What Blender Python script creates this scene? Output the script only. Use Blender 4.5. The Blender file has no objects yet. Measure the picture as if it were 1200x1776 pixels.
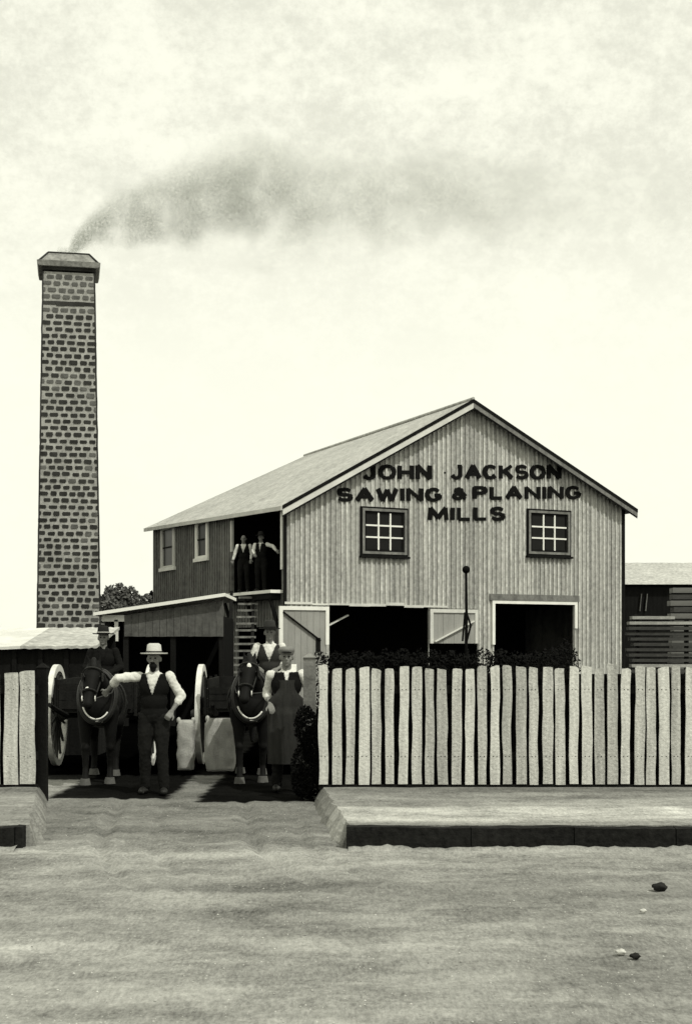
import bpy, bmesh, math, random
from mathutils import Vector, Matrix, noise
R = math.radians
random.seed(7)
SC = bpy.context.scene
COL = SC.collection

# ------------------------------------------------------------------ camera, sky, sun, exposure
F, CX, HZ, H = 2400.0, 600.0, 1125.0, 1.85          # focal length in photo pixels, centre, horizon row, eye height
cam_d = bpy.data.cameras.new('camera'); cam = bpy.data.objects.new('camera', cam_d); COL.objects.link(cam)
cam.location = (0, 0, H); cam.rotation_euler = (R(90), 0, 0)
cam_d.sensor_fit = 'VERTICAL'; cam_d.sensor_height = 36; cam_d.lens = F * 36 / 1776
cam_d.shift_y = (HZ - 888) / 1776; cam_d.clip_start = .1; cam_d.clip_end = 6000
SC.camera = cam
SC.view_settings.view_transform = 'Standard'; SC.view_settings.look = 'None'
SC.view_settings.gamma = 1; SC.view_settings.exposure = 0.0
SUN_EL, SUN_AZ = 54, 140                             # azimuth measured clockwise from +Y: behind the camera, to the right
world = bpy.data.worlds.new('World'); SC.world = world; world.use_nodes = True
def world_nodes():
    nt = world.node_tree; N = nt.nodes; L = nt.links; N.clear()
    out = N.new('ShaderNodeOutputWorld'); bg = N.new('ShaderNodeBackground'); bg.inputs['Strength'].default_value = .1
    sky = N.new('ShaderNodeTexSky'); sky.sky_type = 'NISHITA'; sky.sun_disc = False
    sky.sun_elevation = R(SUN_EL); sky.sun_rotation = R(SUN_AZ); sky.dust_density = 4
    bw = N.new('ShaderNodeRGBToBW'); L.new(sky.outputs[0], bw.inputs[0])
    tc = N.new('ShaderNodeTexCoord')
    def nz(scale, detail, zs, rough=.6):
        mp = N.new('ShaderNodeMapping'); mp.inputs['Scale'].default_value = (1, 1, zs); L.new(tc.outputs['Generated'], mp.inputs[0])
        n = N.new('ShaderNodeTexNoise'); n.inputs['Scale'].default_value = scale; n.inputs['Detail'].default_value = detail
        n.inputs['Roughness'].default_value = rough; L.new(mp.outputs[0], n.inputs['Vector']); return n.outputs[0]
    def mth(op, a, b=None, c=None):
        m = N.new('ShaderNodeMath'); m.operation = op
        for i, v in enumerate((a, b, c)):
            if v is None: continue
            if isinstance(v, (int, float)): m.inputs[i].default_value = v
            else: L.new(v, m.inputs[i])
        return m.outputs[0]
    def mr(v, a, b, c, d):
        m = N.new('ShaderNodeMapRange'); m.interpolation_type = 'SMOOTHSTEP'
        for i, x in enumerate((a, b, c, d)): m.inputs[i + 1].default_value = x
        L.new(v, m.inputs[0]); return m.outputs[0]
    sep = N.new('ShaderNodeSeparateXYZ'); L.new(tc.outputs['Generated'], sep.inputs[0])
    el = sep.outputs['Z']
    cover = mr(el, .17, .36, 0, 1)                                     # cloud deck overhead, brighter gap towards the horizon
    n1 = nz(11, 6, 1.8); n2 = nz(120, 4, 1.2, .75)
    n3 = nz(26, 5, 1.4, .7)
    blot = mth('ADD', mth('MULTIPLY', n1, .40), mth('ADD', mth('MULTIPLY', n3, .30), mth('MULTIPLY', n2, .30)))
    dark = mth('MULTIPLY', mth('ADD', mth('MULTIPLY', cover, .75), .10), mr(blot, .40, .62, .05, 1))
    cl = mth('SUBTRACT', 10.8, mth('MULTIPLY', dark, 2.7))
    mix = N.new('ShaderNodeMix'); mix.inputs[0].default_value = .93
    L.new(bw.outputs[0], mix.inputs[2]); L.new(cl, mix.inputs[3])
    tint = N.new('ShaderNodeMix'); tint.data_type = 'RGBA'; tint.blend_type = 'MULTIPLY'; tint.inputs[0].default_value = 1
    L.new(mix.outputs[0], tint.inputs[6]); tint.inputs[7].default_value = (1, 1.0, .85, 1)
    L.new(tint.outputs[2], bg.inputs[0]); L.new(bg.outputs[0], out.inputs[0])
world_nodes()
sd = bpy.data.lights.new('sun', 'SUN'); sd.energy = 2.6; sd.angle = R(.6); sd.color = (1, .985, .9)
sun = bpy.data.objects.new('sun', sd); COL.objects.link(sun)
ax = R(SUN_AZ); ex = R(SUN_EL)
sdir = Vector((math.sin(ax) * math.cos(ex), math.cos(ax) * math.cos(ex), math.sin(ex)))
sun.rotation_euler = sdir.to_track_quat('Z', 'Y').to_euler(); sun.location = (20, -20, 40)

# ------------------------------------------------------------------ helpers
def P(px, py, D): return Vector(((px - CX) / F * D, D, H + (HZ - py) / F * D))
def G(px, py, z=0.0):
    D = (H - z) * F / (py - HZ); return Vector(((px - CX) / F * D, D, z))
def X(px, D): return (px - CX) / F * D
def Zp(py, D): return H + (HZ - py) / F * D
def tag(o, label=None, cat=None, group=None, kind=None):
    if label: o['label'] = label
    if cat: o['category'] = cat
    if group: o['group'] = group
    if kind: o['kind'] = kind
    return o
def thing(name, label, cat, loc=(0, 0, 0), rz=0, group=None):
    o = bpy.data.objects.new(name, None); COL.objects.link(o); o.location = loc; o.rotation_euler = (0, 0, rz)
    o.empty_display_size = .2
    return tag(o, label, cat, group)
def link(name, me, mats, parent=None, loc=None):
    o = bpy.data.objects.new(name, me); COL.objects.link(o)
    if not isinstance(mats, (list, tuple)): mats = [mats]
    if len(me.materials) == 0:
        for m in mats: me.materials.append(m)
    if parent: o.parent = parent
    if loc is not None: o.location = loc
    return o
def fin(name, bm, mats, parent=None, loc=None, smooth=False, recalc=True):
    if recalc: bmesh.ops.recalc_face_normals(bm, faces=bm.faces[:])
    me = bpy.data.meshes.new(name); bm.to_mesh(me); bm.free()
    if smooth:
        for p in me.polygons: p.use_smooth = True
    return link(name, me, mats, parent, loc)
def box(bm, x0, x1, y0, y1, z0, z1, mi=0, M=None):
    vs = [Vector(c) for c in ((x0, y0, z0), (x1, y0, z0), (x1, y1, z0), (x0, y1, z0), (x0, y0, z1), (x1, y0, z1), (x1, y1, z1), (x0, y1, z1))]
    if M is not None: vs = [M @ v for v in vs]
    v = [bm.verts.new(c) for c in vs]
    for f in ((0, 3, 2, 1), (4, 5, 6, 7), (0, 1, 5, 4), (1, 2, 6, 5), (2, 3, 7, 6), (3, 0, 4, 7)):
        bm.faces.new([v[i] for i in f]).material_index = mi
    return v
def bar(bm, a, b, w, h, mi=0, up=(0, 0, 1)):
    a, b = Vector(a), Vector(b); d = b - a; L = d.length; d.normalize(); up = Vector(up)
    if abs(d.dot(up)) > .98: up = Vector((0, 1, 0))
    s = d.cross(up).normalized(); u = s.cross(d)
    M = Matrix((s, d, u)).transposed().to_4x4(); M.translation = a
    box(bm, -w / 2, w / 2, 0, L, -h / 2, h / 2, mi, M)
def tube(bm, pts, rad, n=10, closed=False, cap=True):
    pts = [Vector(p) for p in pts]; rings = []
    m = len(pts); prev = None
    for i, p in enumerate(pts):
        if closed: t = pts[(i + 1) % m] - pts[i - 1]
        else: t = pts[min(i + 1, m - 1)] - pts[max(i - 1, 0)]
        t.normalize()
        ref = prev if prev is not None else (Vector((0, 0, 1)) if abs(t.z) < .9 else Vector((1, 0, 0)))
        s = t.cross(ref).normalized(); u = s.cross(t).normalized(); prev = u
        r = rad[i] if isinstance(rad, (list, tuple)) else rad
        rings.append([bm.verts.new(p + (s * math.cos(a) + u * math.sin(a)) * r) for a in [2 * math.pi * k / n for k in range(n)]])
    for i in range(m if closed else m - 1):
        A, B = rings[i], rings[(i + 1) % m]
        for k in range(n): bm.faces.new((A[k], A[(k + 1) % n], B[(k + 1) % n], B[k]))
    if cap and not closed: bm.faces.new(rings[0][::-1]); bm.faces.new(rings[-1])
def prism(bm, outline, y0, y1, mi=0):                       # outline of (x, z), extruded along y
    a = [bm.verts.new((x, y0, z)) for x, z in outline]; b = [bm.verts.new((x, y1, z)) for x, z in outline]
    n = len(a)
    bm.faces.new(a).material_index = mi; bm.faces.new(b[::-1]).material_index = mi
    for i in range(n): bm.faces.new((a[i], b[i], b[(i + 1) % n], a[(i + 1) % n])).material_index = mi
def ell(bm, c, r, rot=None, n=14):
    M = Matrix.Translation(Vector(c))
    if rot is not None: M = M @ rot.to_4x4()
    rr = (r, r, r) if isinstance(r, (int, float)) else r
    bmesh.ops.create_uvsphere(bm, u_segments=n, v_segments=max(6, n // 2 + 2), radius=1, matrix=M @ Matrix.Diagonal((rr[0], rr[1], rr[2], 1)))
def cap(bm, a, b, r0, r1, n=12):
    a, b = Vector(a), Vector(b); ell(bm, a, r0, n=n); ell(bm, b, r1, n=n)
    d = b - a; L = d.length
    if L < 1e-4: return
    q = d.to_track_quat('Z', 'Y').to_matrix().to_4x4()
    bmesh.ops.create_cone(bm, cap_ends=True, segments=n, radius1=r0, radius2=r1, depth=L, matrix=Matrix.Translation((a + b) / 2) @ q)
def chain(bm, pts, rs, n=12):
    for i in range(len(pts) - 1): cap(bm, pts[i], pts[i + 1], rs[i], rs[i + 1], n)
def melt(name, bm, mats, parent, voxel=.012, smooth=4, cut=None, fold=0.0, loc=None):   # union of overlapping forms into one skin
    me = bpy.data.meshes.new(name + '_src'); bm.to_mesh(me); bm.free()
    o = bpy.data.objects.new('tmp', me); COL.objects.link(o)
    m = o.modifiers.new('r', 'REMESH'); m.mode = 'VOXEL'; m.voxel_size = voxel; m.use_smooth_shade = True
    s = o.modifiers.new('s', 'SMOOTH'); s.iterations = smooth; s.factor = .5
    bpy.context.view_layer.update()
    dg = bpy.context.evaluated_depsgraph_get()
    nm = bpy.data.meshes.new_from_object(o.evaluated_get(dg)); nm.name = name
    bpy.data.objects.remove(o); bpy.data.meshes.remove(me)
    if fold:
        data = [(v.co.copy(), v.normal.copy()) for v in nm.vertices]; out = []
        for q, nr in data:
            out.extend(q + nr * fold * (noise.noise(Vector((q.x * 14, q.y * 14, q.z * 7))) + .5 * noise.noise(q * 30)))
        nm.vertices.foreach_set('co', out); nm.update()
    if cut:
        b2 = bmesh.new(); b2.from_mesh(nm)
        kill = [f for f in b2.faces if cut(f.calc_center_median())]
        bmesh.ops.delete(b2, geom=kill, context='FACES'); b2.to_mesh(nm); b2.free()
    for p in nm.polygons: p.use_smooth = True
    nm.materials.clear()
    return link(name, nm, mats, parent, loc)
def copy_tree(o, parent=None):
    c = o.copy(); COL.objects.link(c); c.parent = parent
    for ch in [k for k in bpy.data.objects if k.parent == o]: copy_tree(ch, c)
    return c

# ------------------------------------------------------------------ materials (a monochrome print: all greys carry the same warm cast)
MC = {}
def mat(name, g, rough=.85, var=.35, scale=(3, 3, 3), bump=.3, bscale=25, fine=.15, fscale=60, metal=0, coat=0, tint=(1, 1.0, .93)):
    if name in MC: return MC[name]
    m = bpy.data.materials.new(name); m.use_nodes = True; nt = m.node_tree; N = nt.nodes; L = nt.links
    b = N['Principled BSDF']; b.inputs['Roughness'].default_value = rough; b.inputs['Metallic'].default_value = metal
    b.inputs['Specular IOR Level'].default_value = .25 if g > .05 or rough < .3 else (.07 if rough > .6 else .16)
    tc = N.new('ShaderNodeTexCoord')
    def nz(sc, s, det=5):
        mp = N.new('ShaderNodeMapping'); mp.inputs['Scale'].default_value = sc; L.new(tc.outputs['Object'], mp.inputs[0])
        n = N.new('ShaderNodeTexNoise'); n.inputs['Scale'].default_value = s; n.inputs['Detail'].default_value = det
        n.inputs['Roughness'].default_value = .65; L.new(mp.outputs[0], n.inputs['Vector']); return n.outputs[0]
    def mth(op, a, bb):
        q = N.new('ShaderNodeMath'); q.operation = op
        for i, v in enumerate((a, bb)):
            if isinstance(v, (int, float)): q.inputs[i].default_value = v
            else: L.new(v, q.inputs[i])
        return q.outputs[0]
    n1 = nz(scale, 1); n2 = nz((1, 1, 1), fscale, 3)
    v = mth('ADD', mth('MULTIPLY', mth('SUBTRACT', n1, .5), 4 * var), mth('MULTIPLY', mth('SUBTRACT', n2, .5), 4 * fine))
    v = mth('MULTIPLY', mth('MAXIMUM', mth('ADD', v, 1), .15), g)
    cx = N.new('ShaderNodeMix'); cx.data_type = 'RGBA'; cx.blend_type = 'MULTIPLY'; cx.inputs[0].default_value = 1
    L.new(v, cx.inputs[6]); cx.inputs[7].default_value = (*tint, 1)
    L.new(cx.outputs[2], b.inputs['Base Color'])
    if bump:
        bp = N.new('ShaderNodeBump'); bp.inputs['Strength'].default_value = bump; bp.inputs['Distance'].default_value = .02
        L.new(nz((1, 1, 1), bscale, 5), bp.inputs['Height']); L.new(bp.outputs[0], b.inputs['Normal'])
    MC[name] = m; return m
def dirt_and_shade(m, boxes):
    '''patches of trodden or paler dirt, and painted yard shade, with ragged outlines: (x0, x1, y0, y1, softness, factor) in metres on the ground'''
    nt = m.node_tree; N = nt.nodes; L = nt.links; b = N['Principled BSDF']; b.inputs['Specular IOR Level'].default_value = 0
    src = b.inputs['Base Color'].links[0].from_socket
    tc = N.new('ShaderNodeTexCoord'); sp = N.new('ShaderNodeSeparateXYZ'); L.new(tc.outputs['Object'], sp.inputs[0])
    def mth(op, a, bb=0):
        q = N.new('ShaderNodeMath'); q.operation = op
        for i, v in enumerate((a, bb)):
            if isinstance(v, (int, float)): q.inputs[i].default_value = v
            else: L.new(v, q.inputs[i])
        return q.outputs[0]
    def nn(sc, s, d):
        mp = N.new('ShaderNodeMapping'); mp.inputs['Scale'].default_value = sc; L.new(tc.outputs['Object'], mp.inputs[0])
        n = N.new('ShaderNodeTexNoise'); n.inputs['Scale'].default_value = s; n.inputs['Detail'].default_value = d; n.inputs['Roughness'].default_value = .7
        L.new(mp.outputs[0], n.inputs['Vector']); return mth('SUBTRACT', n.outputs[0], .5)
    for k, (x0, x1, y0, y1, so, fac) in enumerate(boxes):
        w = nn((1, 1.3, 1), 1.7 + .37 * k, 7)
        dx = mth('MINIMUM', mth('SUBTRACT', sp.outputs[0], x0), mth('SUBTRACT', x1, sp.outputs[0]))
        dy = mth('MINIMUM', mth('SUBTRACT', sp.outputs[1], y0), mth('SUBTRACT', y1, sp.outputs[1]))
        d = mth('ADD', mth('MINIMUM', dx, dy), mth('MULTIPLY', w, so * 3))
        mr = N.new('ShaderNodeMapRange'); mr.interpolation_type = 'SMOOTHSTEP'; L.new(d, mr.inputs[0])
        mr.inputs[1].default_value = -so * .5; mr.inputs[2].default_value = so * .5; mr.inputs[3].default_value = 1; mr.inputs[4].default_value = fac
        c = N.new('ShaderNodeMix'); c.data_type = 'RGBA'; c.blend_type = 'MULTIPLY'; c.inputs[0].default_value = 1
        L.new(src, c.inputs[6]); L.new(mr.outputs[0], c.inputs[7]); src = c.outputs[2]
    v = mth('ADD', 1, mth('ADD', mth('MULTIPLY', nn((.6, 1.2, 1), 1.5, 8), 2.0), mth('ADD', mth('MULTIPLY', nn((1, .45, 1), 9, 5), .8), mth('MULTIPLY', nn((1, .3, 1), 45, 3), 1.3))))
    c = N.new('ShaderNodeMix'); c.data_type = 'RGBA'; c.blend_type = 'MULTIPLY'; c.inputs[0].default_value = 1
    L.new(src, c.inputs[6]); L.new(v, c.inputs[7]); L.new(c.outputs[2], b.inputs['Base Color'])
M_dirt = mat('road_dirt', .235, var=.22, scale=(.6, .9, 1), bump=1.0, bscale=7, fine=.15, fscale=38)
dirt_and_shade(M_dirt, [(-3.45, -.1, 13.3, 40, .5, .66), (-3.7, -2.2, 17.15, 60, .13, .04), (-1.8, 1, 16.75, 60, .12, .04), (-30, 30, 20.3, 60, .3, .04), (-30, -3.3, 19.6, 60, .2, .1), (-3.2, .1, 12.2, 12.75, .4, 1.28), (.2, 6, 12.5, 12.8, .3, 1.2), (-.6, 3.2, 9.8, 11.3, .9, .8), (-2.4, -.9, 8.2, 8.8, .5, 1.3), (-4, -2.7, 10.2, 12.4, .6, .72), (1.2, 4, 7.4, 8.3, .7, .85), (-9, -1.7, 7.0, 8.0, .8, 1.12), (-3.2, -2.4, 11.4, 11.7, .3, 1.3), (-2.6, .2, 10.5, 10.9, .4, .84)])  # near-black boxes paint the shade under and behind horses and carts
M_path = mat('footpath_earth', .215, var=.25, scale=(.8, 1.6, 1), bump=.6, bscale=12, fine=.15, fscale=34)
dirt_and_shade(M_path, [(-.2, 3.4, 13.25, 14.5, .25, 1.65), (1.6, 4.0, 13.6, 15.2, .3, 1.25), (3.3, 12, 12.9, 14.4, .3, 1.4), (-20, 20, 16.0, 18, .3, .75)])
M_gravel = mat('road_gravel', .36, var=.9, scale=(3, 3, 1), bump=.2)
M_cinder = mat('cinder', .010, var=.4, scale=(2, 2, 2), bump=1, bscale=18)
M_kerb = mat('tarred_timber', .012, var=.4, scale=(1, 4, 9), bump=1.0, bscale=14, fine=.6, fscale=14)
M_pale_wood = mat('pale_paling', .48, var=.32, scale=(14, 3, 1.0), bump=.7, bscale=30, fine=.28, fscale=40)
M_palingb = mat('pale_paling_worn', .40, var=.35, scale=(12, 3, .8), bump=.7, bscale=26, fine=.3, fscale=30)
M_palingc = mat('pale_paling_light', .56, var=.25, scale=(12, 3, 1.4), bump=.6, bscale=26, fine=.25, fscale=30)
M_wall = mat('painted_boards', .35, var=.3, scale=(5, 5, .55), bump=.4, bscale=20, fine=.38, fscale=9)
M_wallb = mat('painted_boards_stained', .30, var=.34, scale=(6, 5, .5), bump=.4, bscale=20, fine=.4, fscale=8)
M_wallc = mat('painted_boards_clean', .43, var=.26, scale=(5, 5, .4), bump=.4, bscale=20, fine=.3, fscale=8)
M_wallbat = mat('batten_paint', .50, var=.3, scale=(5, 5, .9), bump=.4, bscale=20, fine=.4, fscale=7)
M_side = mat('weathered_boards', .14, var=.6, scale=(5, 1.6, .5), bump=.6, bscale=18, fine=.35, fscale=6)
M_grey_wood = mat('grey_boards', .17, var=.4, scale=(4, 3, 1), bump=.6, bscale=18, fine=.3, fscale=9)
M_dark_wood = mat('dark_boards', .009, var=.5, scale=(6, 6, 1), bump=.6, bscale=18)
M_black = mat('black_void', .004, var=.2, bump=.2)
M_roof = mat('roof_sheet', .40, rough=.75, var=.2, scale=(.7, .7, .7), bump=.5, bscale=9, fine=.40, fscale=7)
M_white = mat('white_paint', .82, var=.1, bump=.2, fine=.08)
M_cream = mat('cream_trim', .6, var=.18, bump=.3, scale=(2, 2, 2), fine=.15)
M_letter = mat('black_lettering', .006, var=.3, bump=.3, rough=.8)
M_glass = mat('dark_glass', .008, rough=.31, var=.2, bump=0)
M_mortar = mat('mortar', .32, var=.28, scale=(1.2, 1.2, .6), bump=.7, bscale=12, fine=.3, fscale=8)
M_brick = mat('sooty_brick', .035, var=.6, scale=(1.4, 1.4, .7), bump=.7, bscale=14, fine=.3)
M_brick2 = mat('grey_brick', .10, var=.6, scale=(2, 2, 2), bump=.7, bscale=14, fine=.3)
M_capst = mat('cap_cement', .22, var=.4, scale=(2, 2, 2), bump=.7, bscale=9, fine=.3, fscale=8)
M_horse = mat('dark_horse_coat', .007, rough=.65, var=.4, bump=.15)
M_mane = mat('horse_mane', .008, rough=.6, var=.3, bump=.5, bscale=80)
M_hoof = mat('hoof_horn', .09, rough=.6, var=.3)
M_leather = mat('harness_leather', .02, rough=.4, var=.3)
M_brass = mat('harness_metal', .75, rough=.4, var=.15, bump=.1)
M_rim = mat('pale_wheel_rim', .6, rough=.6, var=.3, scale=(3, 3, 3))
M_spoke = mat('cart_paint', .05, rough=.7, var=.4)
M_cart = mat('cart_boards', .013, rough=.8, var=.5, scale=(6, 2, 2), bump=.5)
M_skin = mat('skin', .17, rough=.6, var=.1, bump=.1)
M_shirt = mat('white_shirt', .62, rough=.9, var=.08, bump=.2)
M_vest = mat('dark_waistcoat', .007, rough=.9, var=.3)
M_trous = mat('dark_trousers', .010, rough=.9, var=.4)
M_apron = mat('dark_grey_apron', .026, rough=.9, var=.5, scale=(8, 8, 1.5))
M_boot = mat('black_boots', .015, rough=.45, var=.3)
M_hair = mat('dark_hair', .006, rough=.7, var=.3)
M_hatd = mat('dark_felt', .016, rough=.9, var=.3)
M_hatp = mat('pale_straw', .5, rough=.9, var=.15)
M_sack = mat('pale_sacking', .36, rough=.95, var=.25, scale=(9, 9, 1.5), bump=.6, bscale=50)
M_leafd = mat('dark_foliage', .004, rough=.8, var=.6, scale=(3, 3, 3))
M_leafg = mat('grey_foliage', .085, rough=.8, var=.6, scale=(1.2, 1.2, 1.2))
M_bark = mat('bark', .04, var=.4)
M_plank = mat('sawn_plank', .38, var=.4, scale=(.4, 2, 3), bump=.3, fine=.2, fscale=8)
M_plankd = mat('dark_plank', .06, var=.5, scale=(.4, 2, 3), bump=.3, fine=.2, fscale=8)
M_stone = mat('stone', .5, var=.3); M_stoned = mat('dark_stone', .02, var=.3)

# ------------------------------------------------------------------ ground
def fbm(x, y, s): return noise.fractal(Vector((x * s, y * s, 3.1)), 1.0, 2.0, 4)
def gz(x, y):
    if not (4 < y < 26 and -16 < x < 16): return 0
    z = .022 * fbm(x, y * 1.6, .9) + .010 * fbm(x, y, 5) + .006 * noise.noise(Vector((x * 16, y * 12, 0))) - .012
    if y > 10:                                            # wheel ruts swinging out of the gateway
        for c, w in ((-2.0, 1), (-1.5, .6)):
            cx_ = c + .10 * (17 - y) + .035 * max(0, 14 - y) ** 2.2
            for sd_ in (-.74, .74):
                d = abs(x - cx_ - sd_ + .03 * noise.noise(Vector((y, sd_, 0)))); z -= .038 * w * math.exp(-(d / .055) ** 2) * min(1, (y - 10) / 2) - .016 * w * math.exp(-((d - .13) / .06) ** 2)
    return z * (1 if y < 16.5 else .5)
def ground():
    xs = sorted(set([-900, -400, -200, -100, -60, -40, -30, -22, -16, -12, -9, -7, -6, -5.4] + [round(-5 + .06 * i, 3) for i in range(0, 167)] + [5.4, 6, 7, 9, 12, 16, 22, 30, 40, 60, 100, 200, 400, 900]))
    ys = sorted(set([-60, -20, -5, 0, 2, 4, 5, 5.6] + [round(6 + .075 * i, 3) for i in range(0, 150)] + [17.3 + .25 * i for i in range(0, 30)] + [25 + i for i in range(12)] + [40, 50, 65, 90, 150, 300, 700, 1500, 3000]))
    bm = bmesh.new(); V = []
    for y in ys:
        row = []
        for x in xs:
            z = gz(x, y)
            row.append(bm.verts.new((x, y, z)))
        V.append(row)
    for j in range(len(ys) - 1):
        for i in range(len(xs) - 1): bm.faces.new((V[j][i], V[j][i + 1], V[j + 1][i + 1], V[j + 1][i]))
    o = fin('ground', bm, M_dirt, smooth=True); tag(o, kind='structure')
ground()
def sheet(name, pts, z, m, sub=.35, amp=.012, kind='structure'):
    bm = bmesh.new(); f = bm.faces.new([bm.verts.new((x, y, z)) for x, y in pts])
    bmesh.ops.triangulate(bm, faces=bm.faces[:])
    for _ in range(4):
        es = [e for e in bm.edges if e.calc_length() > sub * 2]
        if es: bmesh.ops.subdivide_edges(bm, edges=es, cuts=1, use_grid_fill=False); bmesh.ops.triangulate(bm, faces=bm.faces[:])
    for v in bm.verts: v.co.z += amp * noise.noise(v.co * 2.3)
    o = fin(name, bm, m, smooth=True); tag(o, kind=kind); return o
# footpaths: a raised bank with its top surface, and a tarred timber kerb in front
PZ = .19
def footpath(sgn, edge):
    '''raised earth bank whose end beside the driveway has crumbled to a slope'''
    ys = [13.02 + (17.0 - 13.02) * k / 44 for k in range(45)]; bm = bmesh.new(); rows = []
    for y in ys:
        xe = edge(y) + .05 * noise.noise(Vector((y * 3, sgn, 0))); row = []
        for k, d in enumerate((-.13, -.08, -.03, 0, .1, .25, .45, .7, 1, 1.4, 1.9, 2.5, 3.2, 4.2, 6, 9, 14, 22)):
            z = PZ if d >= 0 else PZ * (1 + d / .13) - (.03 if k == 0 else 0)
            if 0 < d < 6: z += .008 * noise.noise(Vector((xe + sgn * d, y, 0)) * 3)
            if d >= 0 and y < 13.1: z = PZ
            row.append(bm.verts.new((xe + sgn * d * (.55 if d < 0 and y < 13.4 else 1), y, z + (.012 * noise.noise(Vector((d * 9, y * 5, 1))) if d < 0 else 0))))
        rows.append(row)
    for a, b in zip(rows, rows[1:]):
        for k in range(len(a) - 1): bm.faces.new((a[k], a[k + 1], b[k + 1], b[k]))
    fr = [bm.verts.new((v.co.x, v.co.y, -.2)) for v in rows[0]]
    for k in range(len(fr) - 1): bm.faces.new((fr[k], fr[k + 1], rows[0][k + 1], rows[0][k]))
    tag(fin('footpath', bm, M_path, smooth=False), kind='structure')
footpath(1, lambda y: .03 - .085 * (y - 13.02) if y < 16.4 else -.26); footpath(-1, lambda y: -2.98 - .2 * (y - 13.02))
def kerb(x0, x1):
    bm = bmesh.new(); x = x0
    while x < x1:
        L = min(random.uniform(.9, 1.7), x1 - x); yy = random.uniform(-.008, .008)
        box(bm, x + .004, x + L - .004, 12.86 + yy, 13.01, -.2, PZ + random.uniform(-.006, .004)); x += L
    bmesh.ops.subdivide_edges(bm, edges=[e for e in bm.edges if e.calc_length() > .6], cuts=14)
    for v in bm.verts: v.co += Vector((0, .006 * noise.noise(v.co * 7), .012 * noise.noise(v.co * 5)))
    for v in bm.verts:
        if v.co.z > .1: v.co.z += .014 * noise.noise(v.co * 2.1) - .004; v.co.y += .01 * noise.noise(v.co * 9)
    tag(fin('kerb', bm, M_kerb), kind='structure')
kerb(0.0, 21.5); kerb(-21.5, -3.0)
def spill(x0, x1):                                      # dirt washed up against the kerb
    n = int((x1 - x0) / .06); bm = bmesh.new(); A = []
    for k in range(n + 1):
        x = x0 + (x1 - x0) * k / n; h = .012 + .018 * noise.noise(Vector((x * 1.7, 0, 0))) + .02 * noise.noise(Vector((x * 22, 8, 0))) + .02 * noise.noise(Vector((x * 9, 3, 0)))
        A.append([bm.verts.new((x, 12.87, max(-.03, h))), bm.verts.new((x, 12.80, max(-.03, h * .7))), bm.verts.new((x, 12.66 - h, -.035))])
    for a, b in zip(A, A[1:]):
        for i in range(2): bm.faces.new((a[i], a[i + 1], b[i + 1], b[i]))
    tag(fin('road_dirt', bm, M_dirt, smooth=True), kind='structure')
spill(.02, 9); spill(-9, -3.05)
# stones on the road
def stone(px, py, s, m, label, kindname='stone'):
    g = G(px, py); bm = bmesh.new(); bmesh.ops.create_icosphere(bm, subdivisions=3, radius=s)
    for v in bm.verts:
        v.co *= 1 + .35 * noise.noise(v.co * (1.6 / s)); v.co.z *= .6
    o = fin('stone', bm, m, smooth=True, loc=(g.x, g.y, s * .25)); o.rotation_euler = (0, 0, random.random() * 6)
    tag(o, label, 'stone', 'stones lying on the road')
stone(1143, 1541, .055, M_stoned, 'black lump on the dirt road below the right end of the kerb')
stone(1076, 1653, .030, M_stone, 'white pebble on the road, left of a dark pebble')
stone(1101, 1660, .030, M_stoned, 'dark pebble just right of the white pebble on the road')
stone(1115, 1581, .024, M_stone, 'small white pebble below left of the black lump')
def gravel():
    V, Fc = [], []
    for _ in range(2600):
        y = 6.6 + 10 * random.random() ** 1.5; x = random.uniform(-.28, .28) * y
        if y > 12.7 and not (-2.9 < x < -.3): continue
        s = random.choice((.003, .004, .005, .006, .008)); n = len(V); a0 = random.random() * 6
        z = gz(x, y)
        for k in range(5): V.append((x + s * math.cos(a0 + k * 1.257) * random.uniform(.7, 1.2), y + s * math.sin(a0 + k * 1.257), z))
        V.append((x, y, z + s * .8))
        for k in range(5): Fc.append((n + k, n + (k + 1) % 5, n + 5))
    me = bpy.data.meshes.new('gravel'); me.from_pydata(V, [], Fc)
    tag(link('gravel', me, M_gravel), kind='stuff')
gravel()

# ------------------------------------------------------------------ paling fences
def picket(i, xa, xb, zt, zb, y, mm, parent, rnd=True):
    w = xb - xa; n = 9; Ls, Rs = [], []
    for k in range(n):
        t = k / (n - 1); z = zb + (zt - .03 - zb) * t
        Ls.append((xa + .014 * noise.noise(Vector((i * 3.7, z * 2.2, 0))) + random.uniform(-.003, .003), z))
        Rs.append((xb + .014 * noise.noise(Vector((i * 3.7 + 50, z * 2.2, 0))) + random.uniform(-.003, .003), z))
    s = random.uniform(-.012, .012)
    top = [(xb - .005, zt - .006 + s), (xb - w * .3, zt + s * .5 + random.uniform(-.004, .004)), (xa + w * .35, zt + random.uniform(-.006, .004)), (xa + .006, zt - .004 - s)]
    bm = bmesh.new(); prism(bm, Ls[:1] + Rs + top + Ls[:0:-1], y, y + .024)
    for zn in (.37, 1.17):                                # nail heads
        for xn in (xa + w * .3, xa + w * .7): box(bm, xn - .005, xn + .005, y - .003, y + .004, zn - .005, zn + .005, 1)
    tilt = random.uniform(-.004, .004)
    for v in bm.verts: v.co.y += tilt + .004 * noise.noise(v.co * 4)
    lean = random.gauss(0, .006); cxm = (xa + xb) / 2
    for v in bm.verts: v.co.x += lean * v.co.z
    return fin('picket', bm, [mm, M_black], parent)
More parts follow.
